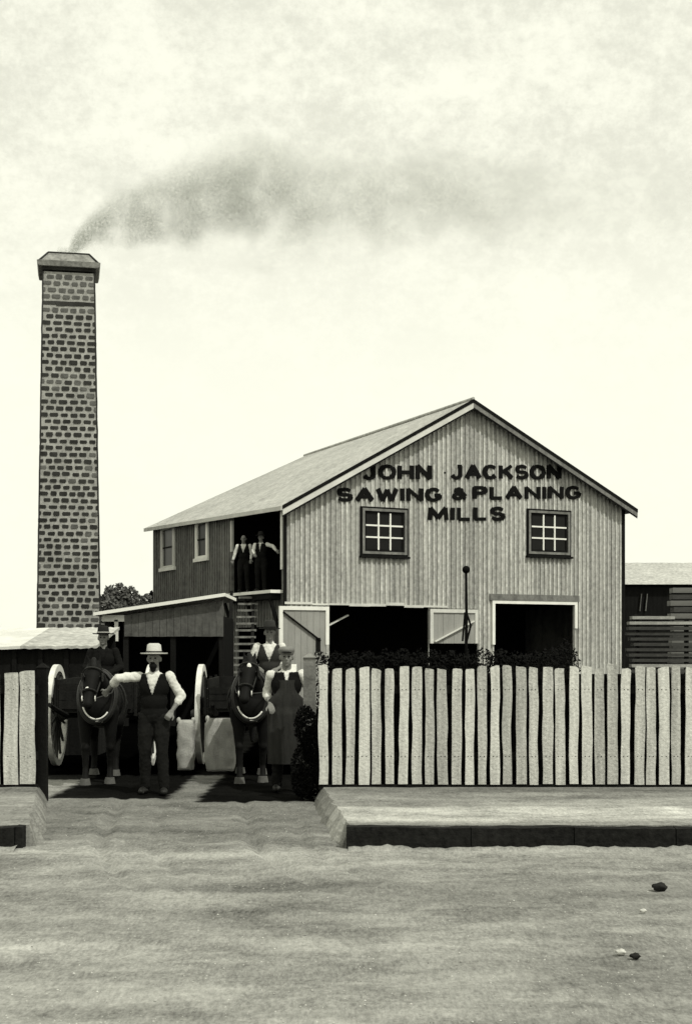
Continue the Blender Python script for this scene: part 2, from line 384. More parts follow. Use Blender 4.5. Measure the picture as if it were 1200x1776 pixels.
def pale_fence(label, x0, x1, pitch, wid, y, post_x, tops):
    c = (x0 + x1) / 2
    t = thing('paling_fence', label, 'fence', (c, y, PZ))
    sub = lambda v: v - c
    x = x0; i = int(abs(x0) * 10)
    while x + wid * .95 < x1 + .01:
        w = wid * random.uniform(.9, 1.12)
        zt = Zp(tops + random.uniform(-5, 5), y) - PZ
        picket(i, sub(x), sub(x) + w, zt, .035 + random.uniform(-.006, .006), -.03, random.choice((M_pale_wood, M_pale_wood, M_palingb, M_palingc)), t)
        x += pitch * (random.uniform(.93, 1.07) if x0 > -1 else 1); i += 1
    for z in (.32, 1.12):
        bm = bmesh.new(); box(bm, sub(x0), sub(x1), .022, .07, z, z + .1); fin('rail', bm, M_dark_wood, t)
    bm = bmesh.new(); box(bm, sub(x0) + .005, sub(x1), .074, .09, -.02, Zp(tops + 14, y) - PZ); fin('gap_shade_board', bm, M_black, t)  # black board added so the gaps between pickets stay dark
    bm = bmesh.new(); box(bm, sub(x0), sub(x1), -.012, .072, -.03, .032); fin('base_rail', bm, M_dark_wood, t)
    for px_ in post_x:
        bm = bmesh.new(); box(bm, sub(px_) - .06, sub(px_) + .06, .095, .2, -.1, Zp(tops + 16, y) - PZ); fin('post', bm, M_dark_wood, t)
FY = 16.6
pale_fence('long fence of pale uneven upright palings right of the gateway', X(553, FY), 5.2, .1545, .114, FY, (.4, 2.4, 4.4), 1155)
pale_fence('short stretch of pale wide palings left of the gateway', X(8, FY) - .194 * 3, X(65, FY), .194, .168, FY, (-4.3,), 1163)
def gatepost(label, x, y, w, top, m):
    t = thing('gatepost', label, 'gate post', (x, y, 0))
    bm = bmesh.new(); box(bm, -w / 2, w / 2, -w / 2, w / 2, -.1, top)
    bmesh.ops.subdivide_edges(bm, edges=[e for e in bm.edges if e.calc_length() > .5], cuts=8)
    bmesh.ops.bevel(bm, geom=[e for e in bm.edges if abs((e.verts[0].co - e.verts[1].co).z) > .05], offset=.012, segments=1)
    for v in bm.verts: v.co += Vector((.006 * noise.noise(v.co * 3), .006 * noise.noise(v.co * 3 + Vector((9, 0, 0))), 0))
    fin('post_shaft', bm, m, t)
    bm = bmesh.new(); q = w * .62
    v = [bm.verts.new(c) for c in ((-q, -q, top), (q, -q, top), (q, q, top), (-q, q, top), (0, 0, top + .06))]
    bm.faces.new(v[:4][::-1])
    for i in range(4): bm.faces.new((v[i], v[(i + 1) % 4], v[4]))
    fin('post_cap', bm, m, t)
gatepost('dark squared gate post at the right end of the short left fence', X(73, 16.8), 16.85, .115, 1.62, M_dark_wood)
gatepost('grey squared gate post beside the left end of the long fence', X(537, 17.2), 17.2, .15, 1.74, M_grey_wood)

# ------------------------------------------------------------------ the saw mill
TH = R(27); C0 = Vector((X(495, 40), 40.0, 0)); DF = Vector((math.cos(TH), math.sin(TH), 0)); DS = Vector((-math.sin(TH), math.cos(TH), 0))
def Fp(px, py, off=0.0):                                     # point of the front plane -> (u, z)
    k = (px - CX) / F; o = C0 + DS * off; u = (k * o.y - o.x) / (DF.x - k * DF.y); Y = o.y + u * DF.y
    return u, H + (HZ - py) / F * Y
def Sp(px, py, off=0.0):                                     # point of the left side plane -> (v, z)
    k = (px - CX) / F; o = C0 + DF * off; v = (k * o.y - o.x) / (DS.x - k * DS.y); Y = o.y + v * DS.y
    return v, H + (HZ - py) / F * Y
def Lp(u, v, py):                                            # height that shows at row py above local (u, v)
    p = C0 + DF * u + DS * v; return H + (HZ - py) / F * p.y
mill = thing('sawmill', 'two storey timber saw mill with painted name across its board gable', 'mill', C0, TH)
OV = -.3                                                     # verge overhang towards the road
uR, zR = Fp(820, 693, OV); uE, zE = Fp(490, 877, OV); uW, zW = Fp(1104, 884, OV)
WID = Fp(1078, 900)[0]; LEN = Sp(266, 900)[0]
VB = LEN + .25
zRb = Lp(uR, VB, 791); zEb = Lp(uE, VB, 916); zWb = zW - .1
def roof_z(u, v):
    t = (v - OV) / (VB - OV)
    r = zR + (zRb - zR) * t
    if u < uR: e = zE + (zEb - zE) * t; return e + (r - e) * (u - uE) / (uR - uE)
    e = zW + (zWb - zW) * t; return r + (e - r) * (u - uR) / (uW - uR)
def spans(z0, z1, holes):
    segs = [(z0, z1)]
    for a, b in holes:
        ns = []
        for s, e in segs:
            if b <= s or a >= e: ns.append((s, e)); continue
            if a > s: ns.append((s, a))
            if b < e: ns.append((b, e))
        segs = ns
    return segs
def board_wall(name, a0, a1, pitch, top, holes, m, axis, face, bat_w=.06, bat_t=.03, parent=mill, z0=-.1, thick=.05, sign=-1):
    """Upright boards with cover battens. axis 'u' runs along the front (outside is -y), 'v' along a side (outside is -x or +x)."""
    bm = bmesh.new()
    edges = {a0, a1}; a = a0
    while a < a1: edges.add(a); a += pitch
    for h in holes: edges.update((max(a0, h[0]), min(a1, h[1])))
    es = sorted(e for e in edges if a0 <= e <= a1)
    def put(x0, x1, s, e, d0, d1, istop, mi=0):
        tz0 = top(x0) if istop else e; tz1 = top(x1) if istop else e
        q = [(x0, s), (x1, s), (x1, tz1), (x0, tz0)]
        A, B = [], []
        for c, z in q:
            if axis == 'u': A.append(bm.verts.new((c, face + d0, z))); B.append(bm.verts.new((c, face + d1, z)))
            else: A.append(bm.verts.new((face + d0, c, z))); B.append(bm.verts.new((face + d1, c, z)))
        bm.faces.new(A).material_index = mi; bm.faces.new(B[::-1]).material_index = mi
        for i in range(4): bm.faces.new((A[i], B[i], B[(i + 1) % 4], A[(i + 1) % 4])).material_index = mi
    nm = len(m) if isinstance(m, list) else 1
    for x0, x1 in zip(es, es[1:]):
        if x1 - x0 < .004: continue
        c = (x0 + x1) / 2; tp = min(top(x0), top(x1))
        j = random.uniform(0, .012); mi = 0 if nm == 1 else random.choice((0, 0, 1, 2))
        hs = [(h[2], h[3]) for h in holes if h[0] < c < h[1]]
        for s, e in spans(z0, tp, hs): put(x0, x1, s, e, sign * j, -sign * thick, abs(e - tp) < 1e-6, mi)
    a = a0
    while a <= a1 + 1e-6:
        x0, x1 = max(a0, a - bat_w / 2), min(a1, a + bat_w / 2)
        if x1 - x0 > .01:
            tp = min(top(x0), top(x1)) - .005
            hs = [(h[2] - .002, h[3] + .002) for h in holes if h[0] - .02 < a < h[1] + .02]
            for s, e in spans(z0, tp, hs):
                wob = random.uniform(-.006, .006)
                put(x0 + wob, x1 + wob, s + .003, e, sign * (.013 + bat_t), sign * .001, abs(e - tp) < 1e-6, 0 if nm == 1 else random.choice((3, 3, 3, 0, 2)))
        a += pitch
    return fin(name, bm, m, parent)
wl = Fp(624, 878); wlb = Fp(706, 966); wr = Fp(912, 882); wrb = Fp(988, 966)
oA0, zA = Fp(571, 1049); oA1 = Fp(742, 1049)[0]
d2 = Fp(744, 1055); d2b = Fp(828, 1055)
oB0, zB = Fp(856, 1048); oB1, zB1 = Fp(994, 1048)
zB = (zB + zB1) / 2
topF = lambda u: roof_z(u, 0) - .04
w1 = (wl[0] + .09, wlb[0] - .09, wlb[1] + .09, wl[1] - .09)
w2 = (wr[0] + .09, wrb[0] - .09, wrb[1] + .09, wr[1] - .09)
board_wall('front_wall', 0, WID, .165, topF, [w1, w2, (oA0, oA1 + .02, -1, zA), (d2[0], d2b[0], -1, d2[1]), (oB0, oB1, -1, zB)], [M_wall, M_wallb, M_wallc, M_wallbat], 'u', 0)
# ragged bottom-edge fascia above the wide opening
bm = bmesh.new(); u = -.05
while u < d2[0] + .3:
    L = random.uniform(.5, .9); z = zA + random.uniform(-.03, .03)
    box(bm, u, u + L, -.075, -.046, z - .02, z + random.uniform(.03, .07)); u += L
fin('fascia', bm, M_cream, mill)
# left side wall: loft opening near the corner, two windows
topS = lambda v: roof_z(0, v) - .05
so0 = Sp(489, 1000)[0]; so1 = Sp(404, 1000)[0]; LZ = Sp(450, 1027)[1]
sv = [Sp(362, 905), Sp(342, 968)]; sv2 = [Sp(304, 915), Sp(282, 985)]
h1 = (sv[0][0], sv[1][0], sv[1][1], sv[0][1]); h2 = (sv2[0][0], sv2[1][0], sv2[1][1], sv2[0][1])
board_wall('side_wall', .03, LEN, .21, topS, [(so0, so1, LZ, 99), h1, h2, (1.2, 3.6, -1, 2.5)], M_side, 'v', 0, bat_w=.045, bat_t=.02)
# header that closes the loft opening under the eaves
bm = bmesh.new()
zt0, zt1 = topS(so0), topS(so1)
v = [bm.verts.new(c) for c in ((-.01, so0, zt0 - .13), (-.01, so1, zt1 - .13), (-.01, so1, zt1), (-.01, so0, zt0), (.05, so0, zt0 - .13), (.05, so1, zt1 - .13), (.05, so1, zt1), (.05, so0, zt0))]
for f in ((0, 1, 2, 3), (7, 6, 5, 4), (0, 4, 5, 1), (2, 6, 7, 3), (1, 5, 6, 2), (0, 3, 7, 4)): bm.faces.new([v[i] for i in f])
fin('lintel', bm, M_side, mill)
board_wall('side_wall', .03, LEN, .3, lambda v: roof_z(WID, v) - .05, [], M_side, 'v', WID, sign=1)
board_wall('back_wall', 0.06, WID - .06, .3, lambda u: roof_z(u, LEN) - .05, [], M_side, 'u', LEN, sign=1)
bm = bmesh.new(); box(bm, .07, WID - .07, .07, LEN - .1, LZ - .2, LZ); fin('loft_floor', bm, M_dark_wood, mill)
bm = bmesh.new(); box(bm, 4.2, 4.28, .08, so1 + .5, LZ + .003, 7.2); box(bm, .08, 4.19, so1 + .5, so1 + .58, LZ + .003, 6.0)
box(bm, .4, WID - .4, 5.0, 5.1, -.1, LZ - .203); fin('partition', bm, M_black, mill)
# loft platform, posts
bm = bmesh.new(); box(bm, -.42, -.02, so0 - .12, so1 + .12, LZ - .09, LZ + .0)
fin('platform', bm, M_white, mill)
bm = bmesh.new(); box(bm, -.36, -.02, so0, so1, LZ - .26, LZ - .093)
for vv in (so0 + .1, (so0 + so1) / 2, so1 - .1): bar(bm, (-.34, vv, LZ - .2), (-.055, vv, LZ - 1.1), .09, .09)
fin('bracket', bm, M_dark_wood, mill)
bm = bmesh.new(); box(bm, -.05, .02, so0 - .10, so0 + .0, LZ + .6, roof_z(0, so0) - .2); fin('jamb', bm, M_white, mill)
bm = bmesh.new(); box(bm, -.05, .02, so1 - .02, so1 + .10, LZ + 1.35, roof_z(0, so1) - .3); fin('jamb', bm, M_cream, mill)
bm = bmesh.new(); box(bm, -.06, .02, -.062, .0, -.1, roof_z(0, 0) - .12); fin('corner_board', bm, M_dark_wood, mill)
bm = bmesh.new(); box(bm, WID - .01, WID + .07, -.07, .02, -.1, roof_z(WID, 0) - .12); fin('corner_board', bm, M_dark_wood, mill)
# roof
def slope(name, u0, u1, m, th=.09):
    bm = bmesh.new(); nu, nv = 14, 26; g = {}
    for lv in (0, 1):
        for i in range(nu + 1):
            for j in range(nv + 1):
                u = u0 + (u1 - u0) * i / nu; v = OV + (VB - OV) * j / nv
                sag = -.03 * math.sin(math.pi * j / nv) * (.6 + .4 * noise.noise(Vector((i * .3, j * .3, 0))))
                g[lv, i, j] = bm.verts.new((u, v, roof_z(u, v) + sag + (.0 if lv else -th) + .012 * noise.noise(Vector((u, v * .6, 5)))))
    for i in range(nu):
        for j in range(nv):
            bm.faces.new((g[1, i, j], g[1, i + 1, j], g[1, i + 1, j + 1], g[1, i, j + 1]))
            bm.faces.new((g[0, i, j], g[0, i, j + 1], g[0, i + 1, j + 1], g[0, i + 1, j]))
    for i in range(nu):
        for j in (0, nv): bm.faces.new((g[0, i, j], g[0, i + 1, j], g[1, i + 1, j], g[1, i, j]))
    for j in range(nv):
        for i in (0, nu): bm.faces.new((g[0, i, j], g[0, i, j + 1], g[1, i, j + 1], g[1, i, j]))
    return fin(name, bm, m, mill)
slope('roof', uE, uR, M_roof); slope('roof', uR + .001, uW, M_roof)
def rake(name, ua, ub, d0, d1, y0, y1, m):                     # strip along the verge, d0..d1 below the roof surface
    bm = bmesh.new(); A = []
    for u, d in ((ua, d0), (ub, d0), (ub, d1), (ua, d1)):
        z = roof_z(u, OV) - d
        A.append((bm.verts.new((u, y0, z)), bm.verts.new((u, y1, z))))
    bm.faces.new([a[0] for a in A]); bm.faces.new([a[1] for a in A][::-1])
    for i in range(4): bm.faces.new((A[i][0], A[i][1], A[(i + 1) % 4][1], A[(i + 1) % 4][0]))
    return fin(name, bm, m, mill)
for a, b in ((uE, uR - .002), (uR + .002, uW)):
    rake('verge_trim', a, b, -.015, .095, OV - .05, OV - .004, M_dark_wood)
    rake('bargeboard', a, b, .098, .27 if a < uR - 1 else .24, OV - .035, OV - .004, M_cream if a < uR - 1 else M_grey_wood)
    rake('soffit', a + .02, b - .02, .10, .13, OV, -.02, M_dark_wood)
    rake('bargeboard_shadow_strip', a, b, .273 if a < uR - 1 else .243, .325 if a < uR - 1 else .29, OV - .02, OV - .004, M_dark_wood)  # dark strip paints in the shadow line below the bargeboard
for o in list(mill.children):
    if o.name.startswith('bargeboard_shadow'): o.name = 'painted_shadow_strip'
bm = bmesh.new(); tube(bm, [(uR, OV - .03, zR + .03), (uR, VB, zRb + .02)], .05, 8); fin('ridge_cap', bm, M_roof, mill)
bm = bmesh.new(); bar(bm, (uE - .02, OV, zE - .07), (uE - .02, VB, zEb - .07), .05, .12); fin('gutter', bm, M_cream, mill)
# front windows
def window(u0, u1, z0, z1):
    w = thing('window', None, None); w.parent = mill; w.location = ((u0 + u1) / 2, 0, z0)
    W = (u1 - u0) / 2; Hh = z1 - z0; y0 = -.085
    def fr(bm, a, b, c, d, t, ya, yb):
        box(bm, a, b, ya, yb, c, c + t); box(bm, a, b, ya, yb, d - t, d)
        box(bm, a, a + t, ya, yb, c + t, d - t); box(bm, b - t, b, ya, yb, c + t, d - t)
    bm = bmesh.new(); fr(bm, -W, W, 0, Hh, .05, y0 + .015, .03); fin('outer_frame', bm, M_dark_wood, w)
    bm = bmesh.new(); fr(bm, -W + .052, W - .052, .052, Hh - .052, .075, y0, .02); fin('frame', bm, M_grey_wood, w)
    bm = bmesh.new(); fr(bm, -W + .13, W - .13, .13, Hh - .13, .07, -.04, .0); fin('sash', bm, M_dark_wood, w)
    bm = bmesh.new(); a, b, c, d = -W + .2, W - .2, .2, Hh - .2
    for k in (1, 2):
        x = a + (b - a) * k / 3; box(bm, x - .024, x + .024, -.055, -.02, c - .02, d + .02)
        z = c + (d - c) * k / 3; box(bm, a - .02, b + .02, -.052, -.022, z - .024, z + .024)
    fin('glazing_bars', bm, M_white, w)
    bm = bmesh.new(); box(bm, -W + .19, W - .19, -.015, -.005, .19, Hh - .19); fin('glass', bm, M_glass, w)
    bm = bmesh.new(); box(bm, -W - .03, W + .03, -.14, -.02, -.065, -.003); fin('sill', bm, M_dark_wood, w)
window(wl[0], wlb[0], wlb[1], wl[1]); window(wr[0], wrb[0], wrb[1], wr[1])
def side_window(h, full):
    w = thing('window', None, None); w.parent = mill; w.location = (0, (h[0] + h[1]) / 2, h[2]); W = (h[1] - h[0]) / 2; Hh = h[3] - h[2]
    bm = bmesh.new(); t = .13
    box(bm, -.06, .02, -W - .05, -W + t, -.02, Hh); box(bm, -.06, .02, W - t, W + .05, -.02, Hh); box(bm, -.055, .015, -W - .04, W + .04, Hh - .02, Hh + .05); box(bm, -.055, .015, -W - .04, W + .04, -.02, .05)
    fin('frame', bm, M_white if full else M_cream, w)
    bm = bmesh.new(); box(bm, -.1, .02, -W - .12, W + .12, -.14, -.023); fin('sill', bm, M_white, w)
    bm = bmesh.new(); box(bm, -.0, .012, -W + .02, W - .02, 0, Hh); fin('glass', bm, M_glass, w)
    bm = bmesh.new(); box(bm, -.03, -.002, -W + t, W - t, Hh * .5, Hh * .5 + .05); fin('glazing_bars', bm, M_dark_wood, w)
side_window(h1, True); side_window(h2, False)
# doors
def door(u0, u1, z0, z1, y, m, framem, kind):
    d = thing('door', None, None); d.parent = mill; d.location = ((u0 + u1) / 2, y, 0); W = (u1 - u0) / 2
    bm = bmesh.new(); n = max(4, int(2 * W / .2)); zb = z0 if kind == 'left' else z0
    for k in range(n):
        a = -W + .09 + (2 * W - .18) * k / n; b = -W + .09 + (2 * W - .18) * (k + 1) / n
        box(bm, a + .003, b - .003, random.uniform(-.006, 0), .03, .12 if kind == 'left' else z0, z1 - .1)
    fin('door_boards', bm, m, d)
    bm = bmesh.new(); t = .11
    box(bm, -W, W, -.04, .03, z1 - t, z1); box(bm, -W, -W + t, -.04, .03, z0, z1 - t); box(bm, W - t, W, -.04, .03, z0 + (.0), z1 - t)
    fin('frame', bm, framem, d)
    bm = bmesh.new()
    if kind == 'left': bar(bm, (-W + t, -.025, z1 - t - .05), (W - .28, -.025, z0 + .12), .03, .09, up=(0, 1, 0)); box(bm, W - .42, W - .28, -.035, -.008, z0 - .2, z0 + .2); mm = M_dark_wood
    else: bar(bm, (-W + t + .05, -.025, z0 + .05), (W - t - .05, -.025, z1 - t - .25), .03, .13, up=(0, 1, 0)); mm = M_cream
    fin('brace', bm, mm, d)
    return d
dl0 = Fp(484, 1051, -.18); dl1 = Fp(570, 1118, -.18)
door(dl0[0], dl1[0], dl1[1], dl0[1], -.18, M_grey_wood if False else mat('door_grey', .30, var=.2, scale=(3, 3, 1), bump=.4), M_white, 'left')
dr0 = Fp(745, 1056, -.06); dr1 = Fp(828, 1116, -.06)
door(dr0[0], dr1[0], dr1[1], dr0[1], -.06, mat('door_grey', .3), M_cream, 'right')
bm = bmesh.new(); t = .1                                       # white frame round the right-hand opening
box(bm, oB0 - t, oB1 + t, -.085, .02, zB, zB + t); box(bm, oB0 - t, oB0, -.085, .02, Fp(856, 1118)[1], zB); box(bm, oB1, oB1 + t, -.085, .02, Fp(994, 1090)[1], zB)
fin('door_frame', bm, M_white, mill)
bm = bmesh.new(); box(bm, oB0 - .2, oB1 + .16, -.10, -.05, zB + t + .004, zB + t + .2); fin('hood_board', bm, M_grey_wood, mill)
# board leaning inside the wide opening
b0, b1 = Fp(572, 1083, .3), Fp(603, 1067, .3)
bm = bmesh.new(); bar(bm, (b0[0] - .1, .3, b0[1] - .05), (b1[0], .3, b1[1]), .04, .12, up=(0, 1, 0)); fin('cross_beam', bm, M_cream, mill)
# painted lettering
def arc(cx, cy, rx, ry, a0, a1, n=10): return [(cx + rx * math.cos(R(a0 + (a1 - a0) * k / n)), cy + ry * math.sin(R(a0 + (a1 - a0) * k / n))) for k in range(n + 1)]
GL = {  # strokes in a cell of height 1: (width, [polylines])
 'J': (.78, [[(.68, 1), (.68, .3)] + arc(.38, .30, .30, .30, 0, -165, 8), [(.5, 1), (.78, 1)]]),
 'O': (.98, [arc(.49, .5, .49, .5, 0, 360, 20)]),
 'H': (.9, [[(0, 0), (0, 1)], [(.9, 0), (.9, 1)], [(0, .5), (.9, .5)]]),
 'N': (.9, [[(0, 0), (0, 1), (.9, 0), (.9, 1)]]),
 'A': (1.0, [[(0, 0), (.5, 1), (1.0, 0)], [(.2, .3), (.8, .3)]]),
 'C': (.86, [arc(.46, .5, .46, .5, 42, 318, 16)]),
 'K': (.88, [[(0, 0), (0, 1)], [(.85, 1), (.02, .42)], [(.3, .62), (.9, 0)]]),
 'S': (.82, [arc(.41, .74, .37, .26, 25, 255, 10) + arc(.41, .26, .40, .26, 75, -155, 10)]),
 'W': (1.25, [[(0, 1), (.32, 0), (.62, .9), (.93, 0), (1.25, 1)]]),
 'I': (.0, [[(0, 0), (0, 1)]]),
 'G': (.92, [arc(.46, .5, .46, .5, 42, 340, 16) + [(.92, .45), (.55, .45)]]),
 'P': (.78, [[(0, 0), (0, 1)], [(0, 1), (.48, 1)] + arc(.48, .74, .28, .26, 90, -90, 8) + [(0, .48)]]),
 'L': (.7, [[(0, 1), (0, 0), (.72, 0)]]),
 'M': (1.1, [[(0, 0), (.06, 1), (.55, .15), (1.04, 1), (1.1, 0)]]),
 '&': (.92, [[(.92, 0), (.2, .72)] + arc(.40, .80, .2, .2, 200, -20, 8) + [(.52, .62), (.12, .38)] + arc(.36, .24, .33, .24, 150, 290, 8) + [(.7, .2), (.88, .5)]]),
}
def word(s_, px0, px1, py0, py1):
    off = -.058; bm = bmesh.new()
    (u0, z1), (u1, z1b), (_, z0) = Fp(px0, py0, off), Fp(px1, py0, off), Fp(px0, py1, off); z0b = Fp(px1, py1, off)[1]
    tot = sum(GL[c][0] for c in s_); Hm = z1 - z0; T = .062; gap = (.34 * len(s_)) if len(s_) > 1 else 0
    nat = tot + .42 * (len(s_) - 1) + .25; sx = (u1 - u0) / nat; pen = .125; k = 0
    for c in s_:
        w, strokes = GL[c]
        wob = random.uniform(-.02, .02)
        for pl in strokes:
            P2 = []
            for x, y in pl:
                f = ((pen + x) * sx) / (u1 - u0); a = z0 + (z0b - z0) * f + T; b = z1 + (z1b - z1) * f - T
                P2.append(Vector((u0 + (pen + x) * sx, 0, a + (b - a) * (y + wob))))
            for p, q in zip(P2, P2[1:]):
                if (q - p).length < 1e-4: continue
                k += 1; d = (q - p).normalized(); nrm = Vector((-d.z, 0, d.x)); t = T * (1.25 if abs(d.z) > .6 else .85) * random.uniform(.93, 1.05)
                yy = off - .0002 * k
                vs = [p + nrm * t - d * t * .25, q + nrm * t + d * t * .25, q - nrm * t + d * t * .25, p - nrm * t - d * t * .25]
                prism(bm, [(v.x, v.z) for v in vs], yy, off + .02)
        pen += w + .42
    return fin('painted_word', bm, M_letter, mill)
word('JOHN', 628, 748, 805, 833); word('JACKSON', 780, 972, 805, 832)
word('SAWING', 584, 766, 845, 871); word('&', 784, 810, 844, 868); word('PLANING', 820, 1007, 842, 867)
word('MILLS', 742, 876, 878, 904)
bm = bmesh.new(); uu, zz = Fp(771, 820, -.05); ell(bm, (uu, -.05, zz), (.035, .012, .035)); fin('painted_dot', bm, M_letter, mill)

# items about the mill
def pole():
    D = 38.5; x = X(808, D); t = thing('knobbed_pole', 'thin black pole with round knob standing before the mill front', 'pole', (x, D, 0))
    bm = bmesh.new(); tube(bm, [(0, 0, 0), (0, 0, 1.4), (.01, 0, Zp(1060, D)), (0, 0, Zp(990, D))], [.05, .045, .04, .03], 10); fin('shaft', bm, M_black, t)
    bm = bmesh.new(); ell(bm, (0, 0, Zp(988, D)), (.11, .11, .11)); fin('knob', bm, M_black, t, smooth=True)
    bm = bmesh.new(); bar(bm, (-.03, 0, Zp(1062, D)), (-.1, 0, Zp(1112, D)), .05, .05); tube(bm, [(0, 0, Zp(1060, D)), (.13, 0, Zp(1085, D)), (.02, 0, Zp(1112, D))], .028, 8)
    fin('handle', bm, M_black, t)
pole()
def ladder():
    v = Sp(421, 1030, -.5)[0]; top = C0 + DS * v + DF * -.5; top.z = LZ + .02; base = Vector((X(414, 37.4), 37.4, 0))
    t = thing('ladder', 'wooden ladder with pale rungs leaning up to the loft platform', 'ladder', base)
    q = top - base; sd_ = Vector((1, 0, 0)); n = int(q.length / .30)
    for s_ in (-.33, .33):
        bm = bmesh.new(); bar(bm, sd_ * s_, q + sd_ * s_, .05, .09, up=(1, 0, 0)); fin('rail', bm, M_dark_wood, t)
    for k in range(1, n):
        p = q * (k / n); bm = bmesh.new(); box(bm, -.30, .30, p.y - .05, p.y + .07, p.z - .03, p.z + .03)
        fin('rung', bm, M_grey_wood, t)
ladder()

# foliage
def leaves(bm, c, r, n, s, shell=.5):
    c = Vector(c)
    for _ in range(n):
        d = Vector((random.gauss(0, 1), random.gauss(0, 1), random.gauss(0, 1))).normalized()
        q = random.uniform(shell, 1) ** .5
        p = c + Vector((d.x * r[0], d.y * r[1], d.z * r[2])) * q
        a = Vector((random.gauss(0, 1), random.gauss(0, 1), random.gauss(0, 1))).normalized(); b = a.orthogonal().normalized()
        k = s * random.uniform(.6, 1.5)
        v = [bm.verts.new(p + a * k), bm.verts.new(p + b * k * .5), bm.verts.new(p - a * k), bm.verts.new(p - b * k * .5)]
        bm.faces.new(v)
def bush(label, x, y, blobs, n, s, m, z0=0, cat='bush', group=None, name='bush'):
    t = thing(name, label, cat, (x, y, z0), 0, group)
    bm = bmesh.new()
    for c, r in blobs: leaves(bm, c, r, n, s)
    fin('foliage', bm, m, t, recalc=False)
    bm = bmesh.new()
    for c, r in blobs: tube(bm, [(c[0] * .2, c[1] * .2, -.05), Vector(c) * .6, c], [.05 * max(r[0], .4), .03 * max(r[0], .4), .015], 6)
    fin('stem', bm, M_bark, t)
    return t
bl = []
L0, L1 = X(556, 35.5), X(998, 35.5); xx = L0
while xx < L1:
    f = (xx - L0) / (L1 - L0); hh = Zp(1121 if f < .93 else 1106, 35.5)
    bl.append(((xx - (L0 + L1) / 2, random.uniform(-.15, .15), hh * .48 + random.uniform(-.08, .05)), (.42, .45, hh * .5))); xx += .42
bush('low dark ragged hedge along the foot of the mill front', (L0 + L1) / 2, 35.5, bl, 900, .045, M_leafd, cat='hedge', name='hedge')
D = 16.95
bush('black bushy shrub growing against the grey gate post', X(531, D), D, [((0, 0, .9), (.15, .13, .26)), ((.07, 0, .66), (.14, .12, .25)), ((-.02, 0, .4), (.17, .13, .3)), ((.01, 0, .2), (.19, .12, .2))], 900, .024, M_black, z0=0)
def tree(label, px, D, top, w, m, seed):
    random.seed(seed)
    x = X(px, D); zt = Zp(top, D); t = thing('tree', label, 'tree', (x, D, 0), 0, 'trees far behind the yard')
    bm = bmesh.new(); tube(bm, [(0, 0, -.1), (.05, 0, zt * .35), (.0, .1, zt * .8)], [.22, .16, .05], 8)
    for k in range(5):
        a = random.random() * 6.3; tube(bm, [(.03, 0, zt * (.3 + .08 * k)), (math.cos(a) * w * .5, math.sin(a) * w * .5, zt * (.5 + .08 * k))], [.08, .03], 6)
    fin('trunk', bm, M_bark, t)
    bm = bmesh.new()
    for k in range(15):
        a = random.random() * 6.3; q = random.random() ** .5 * .6
        rr = w * random.uniform(.25, .42)
        leaves(bm, (math.cos(a) * w * q, math.sin(a) * w * q, zt * random.uniform(.45, .8)), (rr, rr, rr * .8), 380, .11)
    for k in range(5):
        a = random.uniform(-.6, .6); leaves(bm, (a * w, 0, zt * random.uniform(.78, .9)), (w * .22, w * .2, zt * .1), 220, .10)
    fin('crown', bm, m, t, recalc=False)
tree('grey crowned tree right beside the brick chimney', 202, 62, 1003, 1.5, M_leafg, 3)
tree('lower grey tree between the chimney tree and the mill', 238, 64, 1018, 1.2, M_leafg, 5)
tree('small dark tree touching the back corner of the mill', 262, 66, 1022, .9, M_leafd, 9)
random.seed(21)

